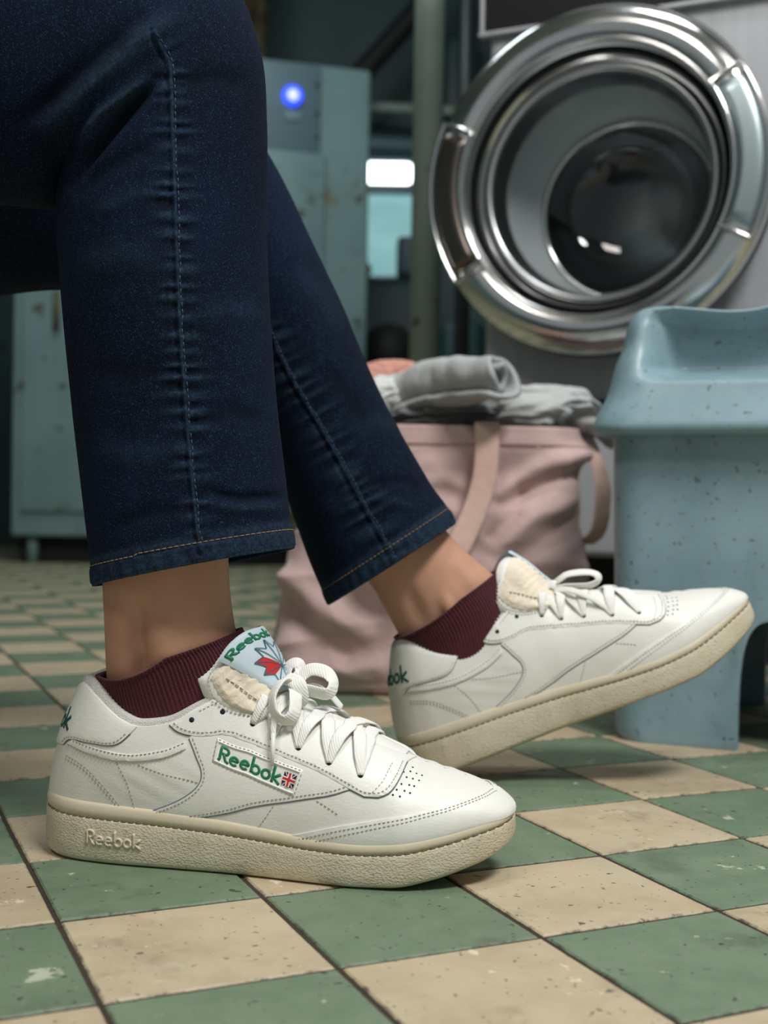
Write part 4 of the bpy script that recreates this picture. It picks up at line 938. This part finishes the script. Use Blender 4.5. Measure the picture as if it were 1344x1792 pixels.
mb.build('panel_trim', STEELP, dp)
mb = MB(); mb.box((x1+.09, -.0095, z1+.085), (.10, .002, .03)); mb.build('display_window', _simple('dark_display', srgb(30, 44, 46), .2), dp)
zs = wl(1050, 697)[1]
mb = MB(); mb.box((xl+.45, -.003, zs-.004), (.86, .008, .005), bev=.001); mb.build('panel_seam', DARKM, washer)
mb = MB(); mb.box((xl+.45, -.004, (zs+zb)/2-.004), (.87, .010, zs-zb-.02), bev=.003); mb.build('service_panel', STEELP, washer)
def lathe(prof, n=96):
    V = [(r*math.cos(2*math.pi*k/n), -h, r*math.sin(2*math.pi*k/n)) for r, h in prof for k in range(n)]
    return V, grid_faces(len(prof), n, True)
def dense(prof, m=6): return [tuple(p) for p in catmull(prof, len(prof)*m)]
DR = .2375
V, Fc = lathe(dense([(.205, -.002), (.207, .030), (.214, .040), (DR-.006, .043), (DR, .050), (DR-.001, .060), (DR-.008, .068)], 5)); base = fixn(mesh('door_rim_base', V, Fc, _simple('dark_chrome', (.10, .105, .11, 1), .25, metal=1.), washer))
V, Fc = lathe(dense([(DR-.008, .064), (DR-.001, .070), (DR-.003, .078), (.224, .087), (.208, .0915), (.194, .0905), (.188, .0885), (.1855, .0895), (.183, .0875), (.181, .080), (.176, .068), (.166, .054)], 6))
ring = fixn(mesh('door_ring', V, Fc, CHROME, washer))
V, Fc = lathe(dense([(.174, .072), (.168, .050), (.160, .040), (.157, .036)], 4)); fixn(mesh('door_seal', V, Fc, DRKR, washer))
V, Fc = lathe(dense([(.163, .054), (.160, .058), (.154, .056), (.152, .048), (.150, .030), (.146, .012)], 5)); fixn(mesh('glass_retainer', V, Fc, _simple('soft_steel', (.5, .52, .53, 1), .28, metal=1.), washer))
V, Fc = lathe(dense([(.150, .046), (.146, .020), (.138, -.03), (.122, -.085), (.10, -.118), (.07, -.135), (.03, -.142), (.002, -.143)], 5)); gl = mesh('door_glass', V, Fc, GLASS, washer); fixn(gl)
# opening in the cabinet: tub mouth, gasket and drum (built in front of a dark well)
V, Fc = lathe([(.001, -.0), (.206, -.0)], 64)
cut = bpy.data.meshes.new('cut'); bmc = bmesh.new(); bmesh.ops.create_cone(bmc, cap_ends=True, segments=64, radius1=.19, radius2=.19, depth=1.0); bmc.transform(Matrix.Translation((0, .40, 0)) @ Matrix.Rotation(math.pi/2, 4, 'X')); bmc.to_mesh(cut); bmc.free()
co = bpy.data.objects.new('cutter', cut); COL.objects.link(co); co.matrix_world = WM4
bo = cab.modifiers.new('hole', 'BOOLEAN'); bo.object = co; bo.operation = 'DIFFERENCE'; bo.solver = 'EXACT'
cab.modifiers.move(1, 0); bpy.context.view_layer.update(); dg = bpy.context.evaluated_depsgraph_get(); nm = bpy.data.meshes.new_from_object(cab.evaluated_get(dg)); cab.modifiers.clear(); cab.data = nm; bpy.data.objects.remove(co)
V, Fc = lathe(dense([(.189, .03), (.180, .012), (.170, -.02), (.166, -.045), (.172, -.06), (.164, -.08), (.150, -.10), (.136, -.115), (.130, -.125)], 5)); fixn(mesh('door_gasket', V, Fc, GREYR, washer))
V, Fc = lathe([(.132, -.122), (.137, -.128), (.24, -.135), (.24, -.45), (.0, -.47)]); fixn(mesh('drum', V, Fc, DRUM, washer))
V, Fc = lathe([(.25, -.09), (.25, -.50), (.0, -.50)], 48); fixn(mesh('tub', V, Fc, BLACK, washer))
V, Fc = lathe(dense([(.137, -.118), (.133, -.112), (.127, -.114), (.125, -.122), (.130, -.130)], 4)); fixn(mesh('drum_lip', V, Fc, CHROME, washer))
# drum holes as a stuff ring set
mb = MB()
for j in range(6):
    for k in range(40):
        a = 2*math.pi*(k+.5*(j % 2))/40; h = -.16-.045*j; r = .2385
        c = np.array([r*math.cos(a), -h, r*math.sin(a)]); n_ = np.array([-math.cos(a), 0, -math.sin(a)]); mb.tube([c, c+n_*.0015], .004, 6)
tag(mb.build('drum_hole', BLACK, washer), kind='stuff')
# handle plate on the left and hinge plate on the right, curved along the ring
def arcplate(name, a0, a1, r0, r1, h0, h1, mat, sunk=False, parent=washer):
    n, m = 36, 10; V = []
    for i in range(n):
        a = math.radians(a0+(a1-a0)*i/(n-1)); ea = min(1, min(i, n-1-i)/2.5)
        for j in range(m):
            t = j/(m-1); r = r0+(r1-r0)*t; er = min(1, min(j, m-1-j)/1.2); e = min(ea, er)**.5
            h = h0+(h1-h0)*e-.006*t*t; V.append((r*math.cos(a), -h, r*math.sin(a)))
    o = mesh(name, V, grid_faces(n, m), mat, parent); fixn(o); return o
def arcframe(a0, a1, r0, r1, h, rad):
    pts = []
    for i in range(30): a = math.radians(a0+(a1-a0)*i/29); pts.append((r1*math.cos(a), -h+.004, r1*math.sin(a)))
    for i in range(30): a = math.radians(a1+(a0-a1)*i/29); pts.append((r0*math.cos(a), -h-.001, r0*math.sin(a)))
    pts.append(pts[0]); m_ = MB(); m_.tube(pts, rad, 8, cap=False); return m_
hd = arcplate('door_handle', 157, 214, .186, .230, .080, .100, _simple('dark_worn_steel', (.20, .17, .15, 1), .3, metal=1.))
arcframe(156, 215, .1845, .231, .0995, .0034).build('handle_rim', CHROME, hd)
hg = arcplate('hinge_plate', -24, 33, .190, .230, .080, .097, _simple('satin_steel', (.42, .50, .52, 1), .32, metal=1.))
arcframe(-25, 34, .1885, .231, .0965, .0030).build('plate_rim', CHROME, hg)

# ================================================================== BLUE PLASTIC SEAT
BA = math.radians(38)
S0 = PP(1078, 1284, (0, 0, 0), (0, 0, 1))*0; c0 = PZ(1082, 1280); c0 = np.array([c0[0], c0[1], 0])
c0 = P(1060, 1290, 1.15); c0[2] = 0
BM4 = Matrix.Translation(c0) @ Matrix.Rotation(-math.radians(22), 4, 'Z')   # local x to the right along the near face, y away
seat = thing('plastic_seat', 'pale blue moulded plastic seat with flared rim and scooped top at right edge', 'seat'); seat.matrix_world = BM4
BMi = np.array(BM4.inverted())
def bl_(px, py, y=0.):   # picture -> local on the plane local y = y
    o = np.array((BM4 @ Vector((0, y, 0)))[:]); n = np.array((BM4.to_3x3() @ Vector((0, 1, 0)))[:]); q = PP(px, py, o, n); return xf(BMi, q)
def rrect(x0, x1, y0, y1, r, n=10):
    out = []
    for cx, cy2, a0 in ((x1-r, y0+r, -90), (x1-r, y1-r, 0), (x0+r, y1-r, 90), (x0+r, y0+r, 180)):
        for i in range(n+1): a = math.radians(a0+90*i/n); out.append((cx+r*math.cos(a), cy2+r*math.sin(a)))
    return out
BW, BD = .31, .30
def bring(z, gx, gy, r): return [(x, y, z) for x, y in rrect(-gx, BW+gx, -gy, BD+gy, r)]
zr = bl_(1070, 748)[2]; zt = bl_(1110, 527)[2]; 
# pedestal with arched cut-outs between its feet
nz_ = 44; rows = []
for i in range(nz_):
    z = zr*i/(nz_-1); k = z/zr; rows.append(bring(z, -.003+.006*k+(-.004 if i == 0 else 0), -.003+.006*k, .03))
per = len(rows[0]); V = [p for r in rows for p in r]
# refine horizontally by resampling the perimeter
def resample_ring(r, n):
    a = np.array(r+[r[0]]); d = np.r_[0, np.cumsum(np.linalg.norm(np.diff(a, axis=0), axis=1)+1e-12)]; t = np.linspace(0, d[-1], n, endpoint=False); return np.stack([np.interp(t, d, a[:, k]) for k in range(3)], 1)
NR = 200; G = np.array([resample_ring(r, NR) for r in rows])
def archdist(x, z, w0, w1, h): return None
ped_f = []
mx = (G[..., 0], G[..., 1], G[..., 2])
ax0, ax1, ah = bl_(1291, 1200)[0], bl_(1291, 1200)[0]+.075, bl_(1296, 1085)[2]
cyv = BD/2
def inhole(c):
    x, y, z = c
    def arch(u, a, b, h): m_ = (a+b)/2; hw = (b-a)/2; return a < u < b and z < h*max(0, 1-((u-m_)/hw)**4)**.5
    front = (y < .02 or y > BD-.02) and arch(x, ax0, ax1, ah)
    side = (x < .02 or x > BW-.02) and arch(y, BD*.38, BD*.66, .13)
    return front or side
for i in range(nz_-1):
    for j in range(NR):
        j2 = (j+1) % NR; c = (G[i, j]+G[i, j2]+G[i+1, j]+G[i+1, j2])/4
        ped_f.append((i*NR+j, i*NR+j2, (i+1)*NR+j2, (i+1)*NR+j))
G2 = G-gnorm(G)*.014*[1, 1, 0]
pv = np.concatenate([G.reshape(-1, 3), G2.reshape(-1, 3)]); o2 = nz_*NR; pf = list(ped_f)+[tuple(k+o2 for k in f[::-1]) for f in ped_f]
pf += [(j, (j+1) % NR, o2+(j+1) % NR, o2+j) for j in range(NR)]+[((nz_-1)*NR+j, (nz_-1)*NR+(j+1) % NR, o2+(nz_-1)*NR+(j+1) % NR, o2+(nz_-1)*NR+j) for j in range(NR)]
ped = mesh('pedestal', pv, pf, BLUEP, seat); fixn(ped)
def outward(o):
    bm = bmesh.new(); bm.from_mesh(o.data); bmesh.ops.recalc_face_normals(bm, faces=bm.faces)
    if bm.calc_volume(signed=True) < 0: bmesh.ops.reverse_faces(bm, faces=bm.faces)
    bm.to_mesh(o.data); bm.free()
outward(ped)
def archcut(u0, u1, h, along):
    pts = [(u0-.004, -.05)]+[((u0+u1)/2-(u1-u0)/2*math.copysign(abs(math.cos(t))**.55, math.cos(t)), h*math.sin(t)**.55) for t in np.linspace(0, math.pi, 25)]+[(u1+.004, -.05)]
    n_ = len(pts); e0, e1 = -.2, .6
    V = [(u, e0, z) if along == 'y' else (e0, u, z) for u, z in pts]+[(u, e1, z) if along == 'y' else (e1, u, z) for u, z in pts]
    c_ = mesh('c', V, [tuple(range(n_)), tuple(range(2*n_-1, n_-1, -1))]+[(i, n_+i, n_+(i+1) % n_, (i+1) % n_) for i in range(n_)], None, smooth=False); outward(c_); c_.matrix_world = BM4; return c_
cuts = [archcut(ax0, ax1, ah, 'y'), archcut(BD*.36, BD*.66, .13, 'x')]
for c_ in cuts: b_ = ped.modifiers.new('b', 'BOOLEAN'); b_.object = c_; b_.operation = 'DIFFERENCE'; b_.solver = 'EXACT'
bv = ped.modifiers.new('s', 'BEVEL'); bv.width = .003; bv.segments = 2; bv.limit_method = 'ANGLE'; bv.angle_limit = .7
bpy.context.view_layer.update(); dg = bpy.context.evaluated_depsgraph_get(); nm = bpy.data.meshes.new_from_object(ped.evaluated_get(dg)); ped.modifiers.clear(); ped.data = nm
for c_ in cuts: bpy.data.objects.remove(c_)
# flared rim and scooped hood
hts = [(zr-.006, .004, .004, .032), (zr-.008, .015, .022, .040), (zr-.003, .020, .030, .045), (zr+.006, .019, .028, .046), (zr+.03, .010, .016, .045), (zr+.06, .004, .006, .044), (zt-.04, -.001, .000, .044), (zt-.018, -.005, -.004, .044), (zt-.006, -.011, -.010, .042), (zt-.001, -.019, -.019, .038), (zt, -.030, -.032, .034)]
h2 = catmull(hts, 50); rows = [resample_ring(bring(z, gx, gy, r), NR) for z, gx, gy, r in h2]
inner = [(zt-.002, -.036, -.038, .03), (zt-.012, -.044, -.046, .03), (zt-.035, -.055, -.06, .03), (zt-.055, -.085, -.09, .03), (zt-.062, -.12, -.12, .01)]
rows += [resample_ring(bring(z, gx, gy, r), NR) for z, gx, gy, r in catmull(inner, 22)]
G = np.array(rows)
# scoop pressed into the near side of the hood; lip stays proud; back of the top rises to the right
x, y, z = G[..., 0].copy(), G[..., 1].copy(), G[..., 2].copy()
zl = bl_(1200, 655, -.02)[2]
k = sstep(zl-.006, zl+.012, z)*(1-sstep(zt-.016, zt+.002, z))*sstep(.018, .060, x)*(1-sstep(BW-.06, BW-.018, x))*(y < BD/2)
G[..., 1] += k*.060*(1-.35*sstep(zl, zt, z))
G[..., 2] += .030*sstep(.12, .26, x)*sstep(zl, zt, z)-.008*np.exp(-((x-.11)/.05)**2)*sstep(zl, zt, z)
top = fixn(mesh('seat_top', G.reshape(-1, 3), grid_faces(len(G), NR, True)+[tuple((len(G)-1)*NR+i for i in range(NR))], BLUEP, seat))

# ================================================================== TOTE BAG AND LAUNDRY
bagY = 1.385
bag = thing('tote_bag', 'dusty pink canvas tote bag stuffed with laundry on the floor', 'bag', (P(760, 1000, bagY)[0], bagY+.10, 0))
boff = np.array(bag.location)
zz = np.array([1224, 1218, 1190, 1110, 1000, 900, 800, 742]); lx = [500, 484, 481, 484, 502, 540, 585, 600]; rx = [1015, 1030, 1034, 1032, 1029, 1022, 1026, 1028]
nz_, NR = 120, 260; zlev = np.array([P(700, q, bagY)[2] for q in zz]); zlev[0] = .001; lxw = np.array([P(a, b, bagY)[0] for a, b in zip(lx, zz)]); rxw = np.array([P(a, b, bagY)[0] for a, b in zip(rx, zz)])
zg = np.linspace(zlev[0], zlev[-1], nz_); lf, rf = pchip(zlev, lxw), pchip(zlev, rxw); dep = pchip([0, .01, .08, .2, .31], [.088, .098, .10, .095, .09])
rows = []
for z in zg:
    x0, x1 = float(lf(z)), float(rf(z)); d = float(dep(z)); r = [(a, b, z) for a, b in rrect(x0, x1, bagY+.1-d, bagY+.1+d, min(.05, d*.6))]; rows.append(resample_ring(r, NR))
G = np.array(rows); n = gnorm(G); amp = np.clip((zlev[-1]-zg)/.05, 0, 1)*.8+.2
und = np.array([[fbm((p[0]*1.0+p[2]*.6, p[1], p[2]*1.3-p[0]*.5), 9, 2) for p in row] for row in G]); rdg = np.array([[1-abs(mnoise.noise(Vector((p[0]*11+p[2]*8, p[1]*9, p[2]*16-p[0]*6+3))))*2 for p in row] for row in G])
ppb = proj(G); D = .012*und+.009*rdg*amp[:, None]
for line, wd, a_ in (([(870, 860), (940, 820), (1020, 790)], 16, .009), ([(880, 885), (950, 850), (1000, 830)], 14, -.009), ([(900, 990), (960, 940), (1010, 900)], 18, -.008), ([(870, 960), (930, 910), (990, 880)], 18, .007), ([(490, 1060), (540, 1110), (600, 1150)], 18, -.010), ([(500, 1010), (560, 1060), (640, 1110)], 20, .008), ([(490, 1150), (560, 1170), (660, 1165)], 16, .006), ([(720, 850), (780, 840), (830, 860)], 16, .007), ([(720, 890), (770, 900), (810, 930)], 15, -.008), ([(850, 1000), (930, 985), (1010, 1000)], 22, .006), ([(860, 940), (900, 900), (915, 860)], 12, -.006)):
    d, t, sd = segd(ppb, line); D += a_*np.exp(-(d/wd)**2)*(n[..., 1] < -.2)
D *= np.clip((zlev[-1]-zg)/.03, .25, 1)[:, None]*np.clip(zg/.02, .1, 1)[:, None]
zhem = zlev[-1]-.022; D += (.0022*sstep(zhem-.0015, zhem+.0015, zg))[:, None]
G = G+n*D[..., None]
bs = mesh('bag_body', G.reshape(-1, 3)-boff, grid_faces(nz_, NR, True)+[tuple(range(NR))[::-1]], PINK, bag); fixn(bs); so = bs.modifiers.new('c', 'SOLIDIFY'); so.thickness = .002; so.offset = -1
mb = MB(); kk = int(np.searchsorted(zg, zhem+.001)); rr_ = G[kk]+n[kk]*.0006; thread_pts = np.r_[rr_, rr_[:1]]; d = np.r_[0, np.cumsum(np.linalg.norm(np.diff(thread_pts, axis=0), axis=1))]; t = 0
while t < d[-1]-.005:
    f = lambda u: np.array([np.interp(u, d, thread_pts[:, k]) for k in range(3)]); mb.tube([f(t)-boff, f(t+.0035)-boff], .0006, 4); t += .005
tag(mb.build('hem_stitching', PINKS, bag), kind='stuff')
yb = bagY-.012
def strap(pts, w_, nrm=(0, -1, .1), name='strap'):
    m_ = MB(); flat_tape(m_, [np.array(p)-boff for p in pts], [nrm]*len(pts) if not isinstance(nrm, list) else nrm, w_, .0035, 70); return m_.build(name, PINKS, bag)
strap([P(852, 738, yb+.004), P(852, 790, yb-.002), P(846, 845, yb-.006), P(822, 915, yb-.014), P(780, 985, yb-.022), P(700, 1010, yb-.024), P(650, 960, yb-.02), P(640, 860, yb-.012), P(648, 790, yb-.006), P(650, 742, yb+.004)], .0275)
yr = bagY+.06
strap([P(1020, 752, yr), P(1032, 775, yr), P(1046, 815, yr-.01), P(1056, 860, yr-.02), P(1053, 905, yr-.02), P(1040, 940, yr-.01), P(1026, 950, yr), P(1012, 940, yr+.02)], .024, [(.6, -.8, .3)]*3+[(.5, -.85, 0)]*2+[(.4, -.8, -.5)]*2+[(0, -.5, -1)])
# rolled grey jersey with a spiral end
def roll(name, label, mat, a, b, r0, r1, turns=2.4, loc=None, seed=0, thick=.006):
    a, b = np.array(a), np.array(b); ax = (b-a); Lr = np.linalg.norm(ax); ax /= Lr; up = np.array([0, 0, 1.]); e1 = up-ax*(up@ax); e1 /= np.linalg.norm(e1); e2 = np.cross(ax, e1)
    nt, nl = 150, 60; o = thing(name, label, 'clothes', tuple((a+b)/2-[0, 0, r0*.8])); off = np.array(o.location)
    G = []
    for i in range(nl):
        l = i/(nl-1); rr = r0+(r1-r0)*l; c = a+ax*Lr*l+np.array([0, 0, .010*math.sin(l*3.1)]); row = []
        for j in range(nt):
            t = j/(nt-1); ang = 2*math.pi*turns*t+.5; r = rr*(.30+.70*t); sq = 1+.12*math.sin(ang*2+l*2)
            p = c+e1*r*math.sin(ang)*.86*sq+e2*r*math.cos(ang)
            p = p+ax*(.010*math.sin(ang*1.3+seed)*(1 if l > .5 else -1)*abs(2*l-1)**3); d = .006*fbm(p, 22, 2)+.0015*fbm(p, 70, 1); p = p+(p-c)/(np.linalg.norm(p-c)+1e-6)*d; row.append(p)
        G.append(row)
    G = np.array(G); m_ = mesh('rolled_cloth', G.reshape(-1, 3)-off, grid_faces(nl, nt), mat, o); s_ = m_.modifiers.new('c', 'SOLIDIFY'); s_.thickness = thick; return o
roll('rolled_shirt', 'rolled grey jersey garment on top of the tote, spiral end to the right', GREYC, P(660, 712, 1.49), P(876, 656, 1.345), .033, .031, 1.8)
def crumple(name, label, mat, c, size, seed, amp=.35, drape=None, cat='clothes'):
    o = thing(name, label, cat, tuple(np.array(c)-[0, 0, size[2]])); bm = bmesh.new(); bmesh.ops.create_icosphere(bm, subdivisions=6, radius=1)
    for v in bm.verts:
        p = v.co.copy(); q = Vector((p.x*1.1+seed, p.y*1.1, p.z*1.1)); w_ = Vector((mnoise.noise(q), mnoise.noise(q+Vector((9, 0, 0))), mnoise.noise(q+Vector((0, 9, 0)))))
        rd = 1-2.2*abs(mnoise.noise(q*1.1+w_*1.6)); rd2 = 1-2*abs(mnoise.noise(q*2.6+w_*2.2+Vector((4, 4, 4))))
        k = 1+amp*(rd*.62+rd2*.13)
        v.co = Vector((p.x*size[0]*k, p.y*size[1]*k, (p.z*size[2]*k+size[2])))
        if drape: drape(v)
    m_ = bpy.data.meshes.new('cloth'); bm.to_mesh(m_); bm.free(); m_.materials.append(mat); m_.polygons.foreach_set('use_smooth', [True]*len(m_.polygons)); x_ = bpy.data.objects.new('crumpled_cloth', m_); COL.objects.link(x_); x_.parent = o; return o
def dr(v):
    k = max(0, v.co.x-.045); v.co.z -= k*k*12+k*.35
crumple('crumpled_shirt', 'pale grey crumpled shirt hanging over the right rim of the pink tote', LGREY, P(952, 722, 1.465), (.070, .058, .026), 3.1, .40, dr)
crumple('crumpled_garment', 'dark grey crumpled garment under the rolled grey jersey', DGREYC, P(785, 728, 1.465), (.080, .052, .020), 8.3, .30)
crumple('folded_garment', 'salmon pink garment peeking out behind the rolled grey jersey', SALM, P(690, 672, 1.50), (.052, .035, .026), 5.7, .22)
crumple('white_cloth', 'small white cloth between the pink garment and grey roll', WCLO, P(672, 694, 1.455), (.030, .030, .022), 1.7, .25)

# ================================================================== BACKGROUND
def cabinet(name, label, x0, x1, Y, ztop, zbot, yaw, mat, deco):
    o = thing(name, label, 'cabinet', (P(x0, 900, Y)[0], Y, 0), (0, 0, yaw)); W_ = (P(x1, 900, Y)[0]-P(x0, 900, Y)[0])/math.cos(yaw)
    MB().box((W_/2, .3, (ztop+zbot)/2), (W_, .6, ztop-zbot), bev=.012).build('cabinet_shell', mat, o).modifiers.new('x', 'EDGE_SPLIT')
    for fx in (.16, .84):
        for fy in (.06, .54): MB().tube([(W_*fx, fy, zbot+.01), (W_*fx, fy, 0)], .018, 10).build('foot', mat, o)
    MB().box((W_/2, .34, zbot/2), (W_*.98, .50, zbot-.004)).build('base_box', BLACK, o, smooth=False)  # black box added to stand in for the shade under the cabinet
    deco(o, W_); return o
CY = 3.85; zb_ = P(80, 940, CY)[2]
def decoR(o, W_):
    # coordinates on the front face from the picture
    q0 = np.array(o.location); nn = np.array([math.sin(yawR), -math.cos(yawR), 0]); ex = np.array([math.cos(yawR), math.sin(yawR), 0])
    f = lambda px, py: ((PP(px, py, q0, nn)-q0)@ex, PP(px, py, q0, nn)[2])
    (a, b), (c, d) = f(430, 262), f(560, 118)
    MB().box(((a+c)/2, -.004, (b+d)/2), (c-a, .016, d-b), bev=.003).build('control_panel', CABD, o)
    (a2, b2), (c2, d2) = f(400, 900), f(568, 272)
    MB().box(((a2+c2)/2, -.006, (b2+d2)/2), (c2-a2, .018, d2-b2), bev=.004).build('door', CABM, o)
    l = f(510, 171); m_ = MB(); m_.tube([(l[0], -.010, l[1]), (l[0], -.026, l[1])], .031, 24); m_.build('indicator_lamp', emis('blue_indicator', (.02, .07, 1.0, 1), 2.2), o)
    m_ = MB(); m_.tube([(l[0], -.020, l[1]), (l[0], -.030, l[1])], .018, 24); m_.build('lamp_core', emis('blue_indicator_core', (.40, .44, 1.0, 1), 1.6), o)
    l = f(512, 205); MB().box((l[0], -.014, l[1]), (.05, .006, .03), bev=.002).build('name_plate', CABM, o)
    for py in (150, 200, 240):
        l = f(553, py); m_ = MB(); m_.tube([(l[0], -.012, l[1]), (l[0], -.017, l[1])], .008, 8); m_.build('rivet', RUSTC, o)
yawR = math.radians(16)
zt_ = P(635, 112, CY+.1)[2]
cabinet('steel_cabinet', 'tall teal-grey steel cabinet with a glowing blue indicator lamp', 330, 636, CY, zt_, zb_, yawR, CABM, decoR)
def decoL(o, W_):
    MB().box((W_*.5, -.006, (zb_+1.2)/2+.03), (W_*.82, .018, 1.1-zb_), bev=.004).build('door', CABM, o)
    m_ = MB(); m_.tube([(W_*.40, -.03, .86), (W_*.40, -.03, .74)], .010, 8); m_.build('handle', RUSTC, o)
cabinet('steel_cabinet', 'rust-stained pale teal steel cabinet at left, seen under the thigh', 18, 215, CY+.05, 1.35, zb_, math.radians(2), CABM, decoL)
# posts and pipes
def post(name, label, px, Y, r, mat, cat='post', ztop=2.6, zbot=0):
    o = MB(); c = P(px, 700, Y); o.tube([(0, 0, zbot), (0, 0, ztop)], r, 20); o = o.build(name, mat); o.location = (c[0], Y, 0); tag(o, label, cat); return o
post('support_post', 'grey-green painted steel post left of the chrome washer door', 741, 2.45, .030, POSTM)
post('rusty_post', 'ochre rusty post above the cabinet, beside the knee', 424, 4.75, .075, RUSTC)
post('drain_pipe', 'thin dark pipe right of the grey-green post', 806, 3.6, .022, DARKM, 'pipe')
def pipe(name, label, pts, r, mat):
    P_ = np.array([P(*q) for q in pts]); c = P_.mean(0); m_ = MB(); m_.tube(catmull(P_-c, 40), r, 12); o = m_.build(name, mat); o.location = c; return tag(o, label, 'pipe')
pipe('duct_pipe', 'dark slanting duct crossing behind the post near the ceiling', [(560, 200, 4.9), (640, 120, 4.9), (730, 20, 4.9), (800, -60, 4.9)], .045, BLACK)
pipe('wall_pipe', 'upper grey horizontal pipe between cabinet and post', [(600, 184, 5.1), (700, 190, 5.1), (880, 200, 5.1)], .022, POSTM)
pipe('wall_pipe', 'lower thicker grey horizontal pipe just above the fluorescent lamp', [(600, 252, 5.05), (700, 257, 5.05), (880, 266, 5.05)], .038, CABD)
# back room window, lamp and machine
def boxthing(name, label, cat, px0, py0, px1, py1, Y, d, mat, bev=.01):
    a, b = P(px0, py1, Y), P(px1, py0, Y); o = MB().box((0, 0, 0), (b[0]-a[0], d, b[2]-a[2]), bev=bev).build(name, mat); o.location = ((a[0]+b[0])/2, Y+d/2, (a[2]+b[2])/2); o.modifiers.new('x', 'EDGE_SPLIT'); return tag(o, label, cat)
a, b = P(610, 490, 5.28), P(735, 335, 5.28)
wn = thing('window_1', None, None, ((a[0]+b[0])/2, 5.29, (a[2]+b[2])/2)); 
o = MB().box((0, 0, 0), (b[0]-a[0], .01, b[2]-a[2])).build('window_1', emis('lit_teal_glazing', srgb(132, 182, 184), .62), smooth=False); o.location = wn.location; bpy.data.objects.remove(wn); tag(o, kind='structure')
fr_ = MB(); W_, H_ = b[0]-a[0], b[2]-a[2]
for c, sz in (((0, -.01, H_/2), (W_+.06, .04, .03)), ((0, -.01, -H_/2), (W_+.06, .04, .03)), ((-W_/2, -.01, 0), (.03, .04, H_)), ((W_/2, -.01, 0), (.03, .04, H_))): fr_.box(c, sz)
fr_.build('window_frame', CABD, o, smooth=False)
a, b = P(612, 325, 4.95), P(722, 281, 4.95)
lt = thing('fluorescent_lamp', 'bright white fluorescent lamp between cabinet and post', 'lamp', tuple((a+b)/2))
m_ = MB(); m_.box((0, 0, 0), (b[0]-a[0], .05, (b[2]-a[2])*.80), bev=.02); m_.build('diffuser', emis('lamp_white', (.93, .97, 1, 1), 5.0), lt)
MB().box((0, .03, .045), (b[0]-a[0]+.06, .06, .03), bev=.004).build('housing', CABD, lt)
boxthing('motor_housing', 'dark teal machine housing low in the gap between cabinet and post', 'machine', 600, 482, 760, 976, 4.6, .4, DARKT, .05)
boxthing('machine_hood', 'dark grey box standing before the lit window', 'box', 694, 412, 740, 481, 4.7, .2, CABD, .02)
boxthing('small_canister', 'small ochre canister on the dark machine beside the cabinet', 'canister', 627, 458, 650, 481, 4.62, .06, _simple('ochre_paint', srgb(130, 84, 36), .5), .02)
m_ = MB(); c = P(680, 622, 4.35); m_.tube([(0, -.1, 0), (0, .1, 0)], .10, 32); o = m_.build('pulley_wheel', BLACK); o.location = c; tag(o, 'round black wheel low between cabinet and post', 'wheel'); o.location.z = .10+.0 if False else c[2]
boxthing('pipe_rack', 'dark cluttered rack behind the washer, right of the post', 'rack', 765, 560, 850, 990, 3.9, .3, DARKT, .03)
boxthing('electrical_box', 'dark box on the wall behind the washer door', 'box', 776, 60, 840, 200, 5.14, .16, DARKT, .02)
